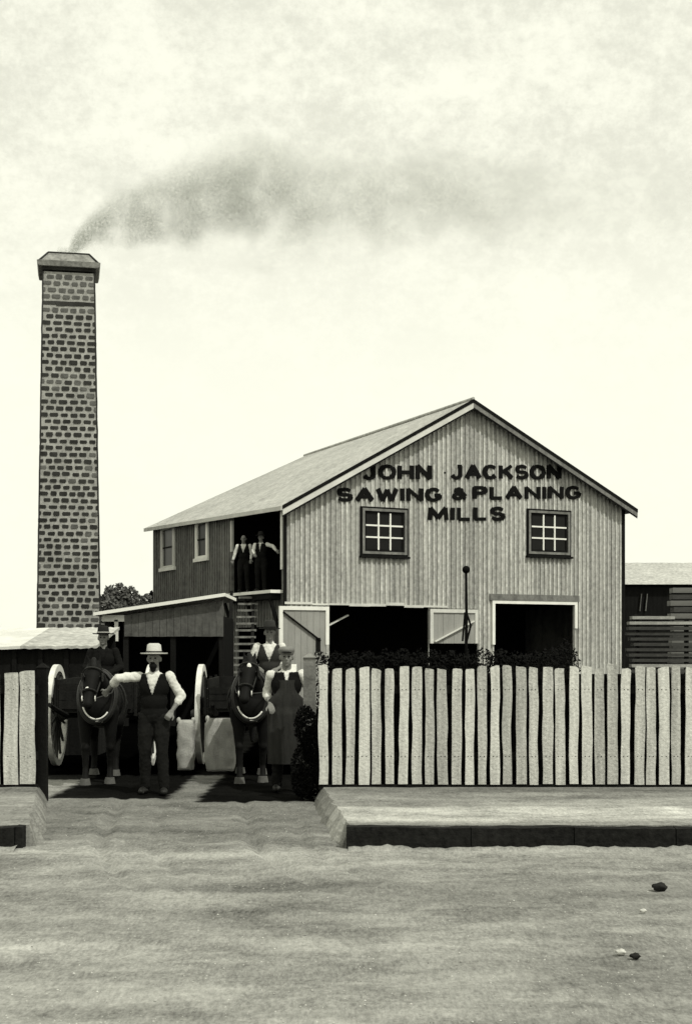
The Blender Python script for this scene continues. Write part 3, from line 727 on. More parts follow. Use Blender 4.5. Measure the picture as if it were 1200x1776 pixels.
# ------------------------------------------------------------------ chimney
def chimney():
    D = 48.0; x = X(120, D); t = thing('brick_chimney', 'tall tapering square brick chimney with a cement cap', 'chimney', (x, D, 0), math.atan2(600 - 120, F))
    s = F / D
    zt, zb = Zp(484, D), 0.0
    wt = 86 / s / 2; wb_vis = 105 / s / 2; zvis = Zp(1085, D)
    def hw(z): return wt + (wb_vis - wt) * (zt - z) / (zt - zvis) 
    bm = bmesh.new(); n = 40; rings = []
    for k in range(n + 1):
        z = zb + (zt - zb) * k / n; w = hw(z)
        rings.append([bm.verts.new((sx * w, sy * w, z)) for sx, sy in ((-1, -1), (1, -1), (1, 1), (-1, 1))])
    for k in range(n):
        for i in range(4): bm.faces.new((rings[k][i], rings[k][(i + 1) % 4], rings[k + 1][(i + 1) % 4], rings[k + 1][i]))
    bm.faces.new(rings[-1])
    # proud bricks, one course after another, slightly uneven
    course = 11.2 / s; z = 0.05; row = 0; zline = Zp(538, D)
    while z < zt - course * .9:
        w = hw(z + course / 2); light = z > Zp(560, D); band = abs(z - zline) < course * .5
        for side in range(4):
            rot = Matrix.Rotation(side * math.pi / 2, 4, 'Z'); a = -w + (0 if row % 2 else -.16)
            while a < w:
                L = random.uniform(.21, .29); gap = random.uniform(.05, .085)
                x0, x1 = max(a, -w + .012), min(a + L, w - .012)
                if band: x0, x1 = max(a - .06, -w - .01), min(a + L + .06, w + .01)
                if x1 - x0 > .06:
                    h = course * (random.uniform(.48, .66)); zc = z + course * .5 + random.uniform(-.012, .012)
                    mi = 1 if (not light or band) else 2
                    if random.random() < .06 + .25 * noise.noise(Vector((a * .8, z * .5, side))) and not band: mi = 2
                    c = min(.025, (x1 - x0) * .2); pr = random.uniform(.012, .03)
                    ol = [(x0 + c, zc - h / 2), (x1 - c, zc - h / 2 + random.uniform(-.01, .01)), (x1, zc - h * .1), (x1 - c * .6, zc + h / 2), (x0 + c, zc + h / 2 + random.uniform(-.012, .012)), (x0, zc + h * .1)]
                    A = [bm.verts.new(rot @ Vector((p, -w - pr, q))) for p, q in ol]; B = [bm.verts.new(rot @ Vector((p, -w + .05, q))) for p, q in ol]
                    bm.faces.new(A).material_index = mi
                    for i in range(6): bm.faces.new((A[i], A[(i + 1) % 6], B[(i + 1) % 6], B[i])).material_index = mi
                a += L + gap
        z += course; row += 1
    fin('shaft', bm, [M_mortar, M_brick, M_brick2], t)
    # dark strips outlining the four arrises
    bm = bmesh.new()
    for sx, sy in ((-1, -1), (1, -1), (1, 1), (-1, 1)):
        pts = [Vector((sx * (hw(z)), sy * (hw(z)), z)) + Vector((.018 * noise.noise(Vector((z * 2, sx, 0))), 0, 0)) for z in [zt * k / 60 for k in range(61)]]
        tube(bm, pts, .03, 6)
    fin('corner_outline', bm, M_brick, t)
    # cap
    def frus(bm, w0, z0, w1, z1):
        a = [bm.verts.new((sx * w0, sy * w0, z0)) for sx, sy in ((-1, -1), (1, -1), (1, 1), (-1, 1))]
        b = [bm.verts.new((sx * w1, sy * w1, z1)) for sx, sy in ((-1, -1), (1, -1), (1, 1), (-1, 1))]
        bm.faces.new(a[::-1]); bm.faces.new(b)
        for i in range(4): bm.faces.new((a[i], a[(i + 1) % 4], b[(i + 1) % 4], b[i]))
    z1, z2, z3 = Zp(476, D), Zp(467, D), Zp(449, D)
    bm = bmesh.new(); frus(bm, wt + .02, z1 - .1, wt + .05, z1 + .0); fin('neck_course', bm, M_brick, t)
    bm = bmesh.new(); frus(bm, 51 / s, z1 + .003, 53 / s, z2)
    bmesh.ops.bevel(bm, geom=bm.edges[:], offset=.03, segments=2); fin('cap_slab', bm, M_capst, t)
    bm = bmesh.new(); frus(bm, 48 / s, z2 + .002, 34 / s, z3); bmesh.ops.bevel(bm, geom=bm.edges[:], offset=.02, segments=1)
    fin('cap_slope', bm, M_capst, t)
    bm = bmesh.new(); 
    for a in range(4):
        rot = Matrix.Rotation(a * math.pi / 2, 3, 'Z'); p = rot @ Vector((-34 / s, -34 / s, z3)); q = rot @ Vector((34 / s, -34 / s, z3)); e = rot @ Vector((-49 / s, -49 / s, z2))
        tube(bm, [p, q], .035, 6); tube(bm, [p, e], .035, 6)
    fin('cap_edging', bm, M_brick, t)
    bm = bmesh.new(); tube(bm, [(0, 0, z3 - .01), (0, 0, z3 + .06)], .3, 20); fin('flue', bm, M_black, t)
    return Vector((x, D, z3))
CH = chimney()

# ------------------------------------------------------------------ smoke
def smoke():
    D = CH.y; s = F / D
    path = [(122, 450, 20, 2.4), (134, 425, 26, 1.9), (164, 400, 38, 1.0), (215, 375, 50, .62), (300, 355, 72, .42), (380, 340, 98, .31), (460, 335, 114, .28), (530, 345, 110, .20),
            (650, 345, 98, .15), (760, 340, 96, .16), (900, 345, 90, .10), (1050, 350, 82, .05), (1230, 350, 78, .02)]
    pts = [Vector(((a - path[0][0]) / s, 0, (path[0][1] - b) / s)) for a, b, c, d in path]; rs = [c / s for a, b, c, d in path]
    bm = bmesh.new(); n = 16; rings = []
    for i, (p, r) in enumerate(zip(pts, rs)):
        t = (pts[min(i + 1, len(pts) - 1)] - pts[max(i - 1, 0)]).normalized()
        if i > 3: t = Vector((1, 0, 0))
        sd = Vector((0, 1, 0)); up = sd.cross(t) * -1
        rings.append([bm.verts.new(p + (up * math.sin(a) + sd * math.cos(a)) * r * 1.25) for a in [2 * math.pi * k / n for k in range(n)]])
    for i in range(len(rings) - 1):
        for k in range(n): bm.faces.new((rings[i][k], rings[i][(k + 1) % n], rings[i + 1][(k + 1) % n], rings[i + 1][k]))
    bm.faces.new(rings[0]); bm.faces.new(rings[-1])
    m = bpy.data.materials.new('smoke'); m.use_nodes = True; nt = m.node_tree; N = nt.nodes; L = nt.links; N.clear()
    out = N.new('ShaderNodeOutputMaterial'); pv = N.new('ShaderNodeVolumePrincipled'); L.new(pv.outputs[0], out.inputs['Volume'])
    pv.inputs['Color'].default_value = (.42, .45, .38, 1); pv.inputs['Anisotropy'].default_value = .2
    tc = N.new('ShaderNodeTexCoord'); sp = N.new('ShaderNodeSeparateXYZ'); L.new(tc.outputs['Object'], sp.inputs[0])
    XM = pts[-1].x
    def mth(op, a, b=None):
        q = N.new('ShaderNodeMath'); q.operation = op
        for i, v in enumerate((a, b)):
            if v is None: continue
            if isinstance(v, (int, float)): q.inputs[i].default_value = v
            else: L.new(v, q.inputs[i])
        return q.outputs[0]
    # warp coordinate along the plume: square root spreads the narrow root
    xn = mth('SQRT', mth('MAXIMUM', mth('DIVIDE', sp.outputs[0], XM), 0))
    def curve(vals, mx):
        c = N.new('ShaderNodeFloatCurve'); L.new(xn, c.inputs['Value']); cv = c.mapping.curves[0]
        P_ = [(math.sqrt(max(p.x / XM, 0)), v / mx) for p, v in zip(pts, vals)]
        cv.points[0].location = P_[0]; cv.points[1].location = P_[-1]
        for q in P_[1:-1]: cv.points.new(*q)
        c.mapping.update(); return mth('MULTIPLY', c.outputs[0], mx)
    wn = N.new('ShaderNodeTexNoise'); wn.inputs['Scale'].default_value = .8; wn.inputs['Detail'].default_value = 2; L.new(tc.outputs['Object'], wn.inputs['Vector'])
    zc = curve([p.z for p in pts], 4.0); rr = curve(rs, 2.5); dd = curve([q[3] for q in path], 4.0)
    dz = mth('SUBTRACT', sp.outputs[2], zc)
    dz = mth('ADD', dz, mth('MULTIPLY', mth('SUBTRACT', wn.outputs[0], .5), mth('MULTIPLY', rr, 1.3)))
    dist = mth('DIVIDE', mth('SQRT', mth('ADD', mth('MULTIPLY', dz, dz), mth('MULTIPLY', sp.outputs[1], sp.outputs[1]))), rr)
    fall = N.new('ShaderNodeMapRange'); fall.interpolation_type = 'SMOOTHSTEP'; L.new(dist, fall.inputs[0])
    fall.inputs[1].default_value = 1.1; fall.inputs[2].default_value = .25; fall.inputs[3].default_value = 0; fall.inputs[4].default_value = 1
    def nzr(sc, a, b, det=6):
        n2 = N.new('ShaderNodeTexNoise'); n2.inputs['Scale'].default_value = sc; n2.inputs['Detail'].default_value = det; n2.inputs['Roughness'].default_value = .7
        L.new(tc.outputs['Object'], n2.inputs['Vector'])
        r = N.new('ShaderNodeMapRange'); L.new(n2.outputs[0], r.inputs[0]); r.inputs[1].default_value = a; r.inputs[2].default_value = b; r.inputs[3].default_value = .05; r.inputs[4].default_value = 2.0
        return r.outputs[0]
    den = mth('MULTIPLY', mth('MULTIPLY', fall.outputs[0], dd), mth('MULTIPLY', nzr(.8, .34, .66), nzr(11, .42, .58)))
    L.new(den, pv.inputs['Density'])
    o = fin('smoke', bm, m, loc=CH + Vector((.04, 0, .02)))
    m.volume_intersection_method = 'FAST' if hasattr(m, 'volume_intersection_method') else 'FAST'
    tag(o, 'thin grey smoke drifting right from the chimney top', 'smoke', kind='stuff')
smoke()
SC.cycles.volume_step_rate = .8; SC.cycles.volume_max_steps = 256

# ------------------------------------------------------------------ sheds
def lean_to():
    D = 33.0; x0, x1 = X(176, D), X(388, D); z0, z1 = Zp(1066, D), Zp(1034, D); c = (x0 + x1) / 2
    t = thing('open_shed', 'low open shed with sloping white edged roof against the mill side', 'shed', (c, D, 0))
    a, b = x0 - c, x1 - c
    bm = bmesh.new(); o = [(a - .15, z0 - .03), (b + .05, z1 - .01), (b + .05, z1 + .07), (a - .15, z0 + .05)]; prism(bm, o, -.2, 3.2); fin('roof', bm, M_white, t)
    zf = Zp(1104, D); bm = bmesh.new(); n = 14; aa = X(216, D) - c
    for k in range(n):
        p, q = aa + (b - aa) * k / n, aa + (b - aa) * (k + 1) / n
        zt = z0 + (z1 - z0) * (p - a) / (b - a) - .10; zq = z0 + (z1 - z0) * (q - a) / (b - a) - .10
        prism(bm, [(p + .004, zf + random.uniform(-.006, .006)), (q - .004, zf + random.uniform(-.006, .006)), (q - .004, zq), (p + .004, zt)], random.uniform(-.012, 0), .03)
    fin('upper_wall', bm, mat('shed_boards', .085, var=.45, scale=(3, 3, 1.5), bump=.6, fine=.3, fscale=8), t)
    bm = bmesh.new(); box(bm, a, b, 2.9, 3.0, 0, z0 - .1); box(bm, b - .05, b, .05, 2.89, 0, z0 - .04); box(bm, a, a + .04, 1.2, 2.89, 0, z0 - .06); fin('wall', bm, M_black, t)
    for px in (186, 218, 300, 384):
        bm = bmesh.new(); q = X(px, D) - c; box(bm, q - .06, q + .06, .035, .15, 0, z0 - .05); fin('post', bm, M_dark_wood, t)
    bm = bmesh.new(); q = X(202, D) - c; box(bm, q - .045, q + .045, .0, .06, Zp(1112, D), Zp(1075, D)); box(bm, a + .02, q + .2, .0, .03, Zp(1078, D), Zp(1074, D) + .1); fin('pale_batten', bm, M_cream, t)
lean_to()
def low_shed():
    D = 24.0; x0, x1 = X(-120, D), X(174, D + .2); zf, zb = Zp(1121, D), Zp(1089, D + 2.2); c = (x0 + x1) / 2
    t = thing('low_shed', 'low dark shed with pale sheet roof behind the left fence', 'shed', (c, D, 0))
    a, b = x0 - c, x1 - c
    cuts = [a, X(38, D) - c, X(114, D) - c, b]
    for i, (p, q) in enumerate(zip(cuts, cuts[1:])):
        bm = bmesh.new(); th = .05; dx = .02 * i
        n = 10; top = []; bot = []
        for k in range(n + 1):
            xx = p + (q - p) * k / n; wv = .008 * math.sin(k * 2.1) ; top.append((xx, wv))
        A = [[bm.verts.new((xx + (.25 if j and i == 0 else 0) * 0, -.1 if j == 0 else 2.3, (zf if j == 0 else zb) + wv + dx * .3 + (0 if l else -th))) for xx, wv in top] for l in (0, 1) for j in (0, 1)]
        f0, f1, t0, t1 = A[0], A[1], A[2], A[3]
        for k in range(n):
            bm.faces.new((t0[k], t0[k + 1], t1[k + 1], t1[k])); bm.faces.new((f0[k], f1[k], f1[k + 1], f0[k + 1]))
            bm.faces.new((f0[k], f0[k + 1], t0[k + 1], t0[k])); bm.faces.new((f1[k], t1[k], t1[k + 1], f1[k + 1]))
        bm.faces.new((f0[0], t0[0], t1[0], f1[0])); bm.faces.new((f0[-1], f1[-1], t1[-1], t0[-1]))
        fin('roof_sheet', bm, M_roof if i else M_cream, t)
    bm = bmesh.new(); box(bm, a, b, .05, .1, 0, zf - .07); box(bm, b - .05, b, .11, 2.2, 0, zf - .06); box(bm, a, a + .05, .11, 2.2, 0, zf - .06); box(bm, a + .06, b - .06, 2.15, 2.2, 0, zb - .12)
    fin('wall', bm, M_dark_wood, t)
    for k in range(7):
        q = a + .1 + (b - a - .2) * k / 6; bm = bmesh.new(); box(bm, q - .04, q + .04, -.0, .046, 0, zf - .06); fin('batten', bm, M_dark_wood, t)
low_shed()
def far_shed():
    D = 62.0; x0, x1 = X(1040, D), X(1330, D); c = (x0 + x1) / 2; a, b = x0 - c, x1 - c
    t = thing('far_shed', 'far shed with broad pale roof beyond the right of the mill', 'shed', (c, D, 0))
    zt, ze = Zp(976, D + 4), Zp(1014, D)
    bm = bmesh.new(); n = 24; T = [[], [], [], []]
    for k in range(n + 1):
        xx = a + (b - a) * k / n; w = .05 * noise.noise(Vector((k * .7, 0, 0)))
        for i, (y, z) in enumerate(((-.3, ze), (4, zt + w), (8.3, ze), (4, ze - .05))): T[i].append(bm.verts.new((xx, y, z)))
    for k in range(n):
        for i in range(4): bm.faces.new((T[i][k], T[i][k + 1], T[(i + 1) % 4][k + 1], T[(i + 1) % 4][k]))
    bm.faces.new([T[i][0] for i in range(4)]); bm.faces.new([T[i][-1] for i in range(4)][::-1])
    fin('roof', bm, M_roof, t)
    bm = bmesh.new(); box(bm, a + .2, b - .2, 0, 8, 0, ze - .08); fin('wall', bm, M_side if False else M_dark_wood, t)
    bm = bmesh.new()
    for q in (1108, 1118): bar(bm, (X(q, D) - c, -.02, Zp(1060, D)), (X(q + 3, D) - c, -.02, Zp(1030, D)), .03, .25)
    fin('wall_patch', bm, M_side, t)
far_shed()
# sawn timber stacked in the yard, each plank its own thing
ORD = 'first second third fourth fifth sixth seventh eighth ninth tenth eleventh twelfth thirteenth fourteenth fifteenth sixteenth seventeenth eighteenth nineteenth twentieth'.split()
def planks():
    gl = 'sawn planks in the low stack right of the mill'
    D = 50.5; xa = X(1086, D); z = .0; k = 0; th = .15
    protos = {}
    def plank(x0, L, y, z, w, th, m, label, group, ry=0):
        key = (m.name, round(L, 2), round(w, 2), round(th, 3))
        if key not in protos:
            bm = bmesh.new(); box(bm, 0, L, 0, w, 0, th); bmesh.ops.bevel(bm, geom=bm.edges[:], offset=.008, segments=1)
            me = bpy.data.meshes.new('plank'); bm.to_mesh(me); bm.free(); me.materials.append(m); protos[key] = me
        o = bpy.data.objects.new('plank', protos[key]); COL.objects.link(o); o.location = (x0, y, z); o.rotation_euler = (0, -ry, 0)
        return tag(o, label, 'plank', group)
    zt = Zp(1064, D)
    low = []; sticks = []
    while z < zt - .1:
        m = M_plank if (k % 2 == 0 or z > 2.55) else M_plankd
        if 1.4 < z < 2.4: m = M_plankd
        L = random.choice((4.2, 4.6)); off = random.uniform(0, .25)
        top = z > zt - .35
        low.append(plank(xa + off, L if not top else 1.55, D + random.uniform(-.04, .04), z, .5, .11, m,
              ('short pale plank lying on top of the low timber stack' if top and z > zt - .2 else 'long pale or dark sawn plank in the low stack right of the mill') if True else '', gl))
        for sx in (.4, 2.2, 3.8):
            if top and sx > 1.5: continue
            s = bpy.data.objects.new('spacer', spacer_me); COL.objects.link(s); s.location = (xa + sx, D + .06, z + .11)
            tag(s, 'stick', 'stick', 'spacer sticks in the low timber stack'); sticks.append((s, k, {.4: 'left', 2.2: 'middle', 3.8: 'right'}[sx]))
        z += .195; k += 1
    for i, o in enumerate(reversed(low)): o['label'] = 'sawn plank, %s from the top of the low stack right of the mill' % ORD[i]
    for s, q, e in sticks: s['label'] = 'dark spacer stick on the %s plank from the top of the low stack, %s one' % (ORD[len(low) - 1 - q], e)
    tall = []
    D2 = 54.5; z = 0.0; xb = X(1164, D2)
    while z < Zp(1022, D2):
        tall.append(plank(xb + random.uniform(-.05, .1), 4.2, D2 + random.uniform(-.05, .05), z, .6, .20, M_plankd if len(tall) % 2 else mat('mid_plank', .16, var=.4, scale=(.4, 2, 3)), 'sawn plank in the taller stack at the right edge, behind the low stack', 'sawn planks in the taller stack at the right edge'))
        z += .253
    for i, o in enumerate(reversed(tall)): o['label'] = 'thick sawn timber, %s from the top of the taller stack at the right edge' % ORD[i]
bm = bmesh.new(); box(bm, 0, .08, 0, .4, 0, .083); spacer_me = bpy.data.meshes.new('spacer'); bm.to_mesh(spacer_me); bm.free(); spacer_me.materials.append(M_dark_wood)
planks()

# ------------------------------------------------------------------ carts
def wheel(parent, x, y, r, inner):
    w = thing('wheel', None, None); w.parent = parent; w.location = (x, y, r)
    def ring(r0, r1, t, m, name, par):
        bm = bmesh.new(); n = 48; V = []
        for k in range(n):
            a = 2 * math.pi * k / n; V.append([bm.verts.new((dx, math.cos(a) * q, math.sin(a) * q)) for dx, q in ((-t, r0), (t, r0), (t, r1), (-t, r1))])
        for k in range(n):
            A, B = V[k], V[(k + 1) % n]
            for i in range(4): bm.faces.new((A[i], A[(i + 1) % 4], B[(i + 1) % 4], B[i]))
        return fin(name, bm, m, par)
    ring(r - .105, r - .016, .042, M_rim, 'rim', w)
    ring(r - .015, r, .040, M_rim, 'tyre', w)
    bm = bmesh.new(); tube(bm, [(-.17, 0, 0), (-.1, 0, 0), (0, 0, 0), (.1, 0, 0), (.17, 0, 0)], [.06, .09, .115, .09, .06], 16); fin('hub', bm, M_spoke, w)
    for k in range(14):
        a = 2 * math.pi * (k + .5) / 14; d = Vector((0, math.cos(a), math.sin(a))); bm = bmesh.new()
        tube(bm, [d * .1, d * .4, d * (r - .1)], [.032, .026, .022], 6); fin('spoke', bm, M_spoke, w)
def cart(label, x, y, r, rz, high):
    t = thing('horse_cart', label, 'cart', (x, y, 0), rz)
    tw = .74
    wheel(t, -tw, 0, r, 1); wheel(t, tw, 0, r, -1)
    bm = bmesh.new(); tube(bm, [(-tw, 0, r), (tw, 0, r)], .045, 10); fin('axle', bm, M_cart, t)
    fz = r + .08
    bm = bmesh.new(); box(bm, -.56, .56, -.95, 1.25, fz, fz + .05); fin('cart_floor', bm, M_cart, t)
    for s in (-1, 1):
        bm = bmesh.new()
        for k in range(3): box(bm, s * .56 - .015, s * .56 + .015, -.95, 1.25, fz + .06 + k * .15, fz + .2 + k * .15)
        for yy in (-.9, .1, 1.15): box(bm, s * .60 - .02, s * .60 + .02, yy - .03, yy + .03, fz - .05, fz + .53)
        fin('side_board', bm, M_cart, t)
    bm = bmesh.new()
    for k in range(3): box(bm, -.54, .54, -.98, -.955, fz + .06 + k * (.13 if not high else .1), fz + .18 + k * (.13 if not high else .1))
    fin('front_board', bm, M_cart, t)
    bm = bmesh.new(); box(bm, -.54, .54, 1.252, 1.28, fz + .02, fz + .5); fin('tail_board', bm, M_cart, t)
    bm = bmesh.new(); box(bm, -.58, .58, -.75, -.4, fz + (.22 if not high else .30), fz + (.27 if not high else .35)); fin('seat', bm, M_cart, t)
    for s in (-1, 1):
        bm = bmesh.new(); tube(bm, [(s * .42, .9, fz - .04), (s * .44, -1, fz - .03), (s * .40, -2.2, 1.0), (s * .34, -2.9, 1.08)], [.045, .045, .038, .028], 8); fin('shaft', bm, M_cart, t)
    return t
cartA = cart('dark two wheeled cart with pale rims behind the left horse', X(181, 21.9), 21.9, .80, R(2), False)
cartB = cart('dark two wheeled cart with pale rims behind the right horse', X(428, 22.2) + .02, 22.2, .80, R(1), True)
# pale sacks on the ground behind the animals
def sack(label, px0, px1, py0, py1, D):
    s = D / F; w = (px1 - px0) * s; zt = Zp(py0, D); zb = .0; x = X((px0 + px1) / 2, D)
    bm = bmesh.new(); bmesh.ops.create_cube(bm, size=1); bmesh.ops.subdivide_edges(bm, edges=bm.edges[:], cuts=14, use_grid_fill=True)
    h = zt - zb
    for v in bm.verts:
        c = v.co; e = 1 - .10 * (2 * abs(c.z)) ** 4; tie = 1 - .12 * max(0, c.z * 2) ** 6
        c.x, c.y = c.x * (1 - .25 * (2 * abs(c.y)) ** 3 * .5) * w * e * tie, c.y * .34 * e * tie * (1 - .2 * (2 * abs(c.x)) ** 3)
        c.z = (c.z + .5) * h; c += Vector((noise.noise(c * 7), noise.noise(c * 7 + Vector((5, 5, 5))), 0)) * .022
    t = thing('sack', label, 'sack', (x, D, zb), 0, 'pale sacks between the carts')
    fin('sack_body', bm, M_sack, t, smooth=True)
    for sx in (-1, 1):
        b2 = bmesh.new(); ell(b2, (sx * w * .42, 0, h - .005), (.035, .04, .05)); fin('sack_ear', b2, M_sack, t, smooth=True)
sack('narrow pale sack standing left of the right cart wheel', 308, 338, 1249, 1300, 21.2)
sack('broad pale sack standing under the front of the right cart', 356, 410, 1246, 1320, 21.0)

# ------------------------------------------------------------------ horses (face -Y)
def horse(label, x, y, rz, turn, star, drop=0.0, marks=True):
    t = thing('horse', label, 'horse', (x, y, 0), rz)
    bm = bmesh.new()
    E = lambda c, r: ell(bm, c, r, n=20)
    E((0, .10, 1.12), (.25, .30, .33)); E((0, .0, 1.05), (.21, .22, .25)); E((0, .45, 1.12), (.29, .42, .33)); E((0, .85, 1.10), (.31, .45, .33)); E((0, 1.25, 1.14), (.29, .38, .31)); E((0, 1.5, 1.16), (.25, .25, .26))
    E((0, .28, 1.40), (.09, .25, .10)); E((.12, .05, 1.02), (.13, .18, .2)); E((-.12, .05, 1.02), (.13, .18, .2))
    tx = math.sin(turn)
    poll = Vector((tx * .15, -.42, 1.60 - drop)); muz = Vector((tx * .62, -.78, 1.14 - drop))
    chain(bm, [(0, .12, 1.22), (tx * .05, -.16, 1.40 - drop * .5), poll + Vector((0, .04, -.04))], [.23, .155, .115], 16)
    mid = poll.lerp(muz, .5)
    chain(bm, [poll, poll.lerp(muz, .28), mid, poll.lerp(muz, .78), muz], [.105, .112, .088, .066, .068], 14)
    E(poll.lerp(muz, .30) + Vector((0, .09, -.06)), (.075, .10, .11)); E(muz + Vector((0, .03, -.03)), (.055, .05, .045))
    for s in (-1, 1):
        E(poll.lerp(muz, .25) + Vector((s * .085, -.03, .01)), (.028, .035, .03))
        cap(bm, poll + Vector((s * .06, .02, .05)), poll + Vector((s * .085, .0, .19)), .035, .010)
    # legs: fore knees to the front, hocks to the back
    def fore(s, dy):
        chain(bm, [(s * .16, .10, 1.0), (s * .17, .06 + dy * .3, .74), (s * .165, .04 + dy * .6, .50), (s * .16, .05 + dy, .22), (s * .16, .0 + dy, .10), (s * .16, -.03 + dy, .05)], [.13, .088, .062, .042, .046, .06], 12)
        E((s * .165, .02 + dy * .6, .50), (.062, .06, .07))
    def hind(s, dy):
        chain(bm, [(s * .17, 1.38, 1.02), (s * .18, 1.25 + dy * .3, .80), (s * .17, 1.52 + dy * .7, .55), (s * .165, 1.50 + dy, .24), (s * .165, 1.45 + dy, .11), (s * .165, 1.41 + dy, .05)], [.18, .125, .068, .045, .048, .062], 12)
    fore(-1, -.06); fore(1, .10); hind(-1, .1); hind(1, -.12)
    melt('body', bm, M_horse, t, .018, 5)
    for (s, dy, yb) in ((-1, -.06, 0), (1, .10, 0), (-1, .1, 1.43), (1, -.12, 1.43)):
        b2 = bmesh.new(); bmesh.ops.create_cone(b2, cap_ends=True, segments=16, radius1=.078, radius2=.062, depth=.085, matrix=Matrix.Translation((s * .16, -.05 + dy + yb, .0435)))
        fin('hoof', b2, M_hoof, t, smooth=False)
    b2 = bmesh.new()
    for k in range(26):
        q = k / 25; p = Vector((0, .2, 1.5)).lerp(poll + Vector((0, .0, .1)), q); sd = random.choice((-1, 1)) * random.uniform(.3, 1)
        chain(b2, [p, p + Vector((sd * .10, .02, -.10)), p + Vector((sd * .14, .02, -random.uniform(.2, .3)))], [.03, .028, .012], 6)
    chain(b2, [poll + Vector((0, -.02, .12)), poll + Vector((.01, -.1, .03)), poll + Vector((.015, -.13, -.08))], [.04, .035, .015], 8)
    melt('mane', b2, M_mane, t, .014, 2)
    b2 = bmesh.new(); chain(b2, [(0, 1.72, 1.24), (0, 1.86, 1.1), (.01, 1.92, .8), (.02, 1.9, .45)], [.05, .075, .09, .03], 10); melt('tail', b2, M_mane, t, .016, 2)
    for s in (-1, 1):
        b2 = bmesh.new(); ell(b2, poll.lerp(muz, .25) + Vector((s * .10, -.045, .01)), (.016, .02, .018), n=10); fin('eye', b2, M_glass, t, smooth=True)
    # harness
    def oval(c, rx, rz_, tilt, r, m, name, a0=0, a1=2 * math.pi, n=36, par=t):
        b3 = bmesh.new(); full = abs(a1 - a0 - 2 * math.pi) < 1e-3; pts = []
        for k in range(n + (0 if full else 1)):
            a = a0 + (a1 - a0) * k / n; pts.append(Vector(c) + Vector((math.cos(a) * rx, -math.sin(a) * math.sin(tilt) * rz_, math.sin(a) * math.cos(tilt) * rz_)))
        tube(b3, pts, r, 8, closed=full); return fin(name, b3, m, par, smooth=True)
    oval((tx * .02, -.02, 1.20), .225, .36, -.35, .055, M_leather, 'collar')
    hm = oval((tx * .02, -.085, 1.20), .235, .37, -.35, .016, M_leather, 'hames')
    oval((tx * .02, -.135, 1.18), .20, .30, -.35, .011, M_brass, 'hames_chain', R(205), R(318), 16)
    b3 = bmesh.new(); ell(b3, (.02, -.20, 1.02 - .16), (.07, .012, .014)); fin('breast_buckle', b3, M_brass, t, smooth=True)
    # bridle
    d = (muz - poll).normalized()
    q2 = d.to_track_quat('Z', 'Y').to_matrix()
    def hoop(f, r, m, rr=.012):
        c = poll.lerp(muz, f); b4 = bmesh.new(); tube(b4, [c + q2 @ Vector((math.cos(a) * r, math.sin(a) * r, 0)) for a in [2 * math.pi * k / 24 for k in range(24)]], rr, 6, closed=True); return b4
    fin('browband', hoop(.12, .128, M_leather), M_leather, t); fin('noseband', hoop(.68, .092, M_leather), M_leather, t)
    for s in (-1, 1):
        b4 = bmesh.new(); side = q2 @ Vector((1, 0, 0)); side = Vector((s, 0, 0))
        tube(b4, [poll + side * .118, poll.lerp(muz, .4) + side * .112, poll.lerp(muz, .8) + side * .082], .011, 6); fin('cheek_strap', b4, M_leather, t)
        b4 = bmesh.new(); c = poll.lerp(muz, .24) + side * .135 + Vector((0, -.03, 0)); box(b4, c.x - .008, c.x + .008, c.y - .07, c.y + .05, c.z - .055, c.z + .055); bmesh.ops.bevel(b4, geom=b4.edges[:], offset=.006, segments=1); fin('blinker', b4, M_leather, t)
        b4 = bmesh.new(); c = poll.lerp(muz, .84) + side * .085; tube(b4, [c + Vector((0, math.cos(a) * .032, math.sin(a) * .032)) for a in [2 * math.pi * k / 14 for k in range(14)]], .008, 6, closed=True); fin('bit_ring', b4, M_brass, t)
        b4 = bmesh.new(); tube(b4, [c, (s * .2, -.2, 1.25), (s * .24, .1, 1.38), (s * .2, .9, 1.43)], .009, 6); fin('rein', b4, M_leather, t)
    b4 = bmesh.new(); c = poll.lerp(muz, .10) + Vector((0, -.115, .02))
    if star: ell(b4, c, (.030, .012, .045)); fin('forehead_star', b4, M_white, t, smooth=True)
    else: ell(b4, poll.lerp(muz, .50) + Vector((-.03, -.088, -.02)), (.035, .016, .02)); fin('face_marking', b4, M_white, t, smooth=True)
    b4 = bmesh.new(); tube(b4, [Vector((math.cos(a) * .335, .78, 1.10 + math.sin(a) * .36)) for a in [2 * math.pi * k / 30 for k in range(30)]], .02, 6, closed=True); fin('girth', b4, M_leather, t)
    b4 = bmesh.new(); ell(b4, (0, .72, 1.44), (.18, .16, .07)); fin('saddle_pad', b4, M_leather, t, smooth=True)
    return t, poll, muz
horse('dark horse in a collar facing the road, held by the man in a pale hat', X(170, 18.9), 18.9, R(6), -.12, False, drop=.02)
horse('dark horse with white star facing the road beside the aproned man', X(436, 19.1), 19.1, R(4), -.15, True, drop=-.04)

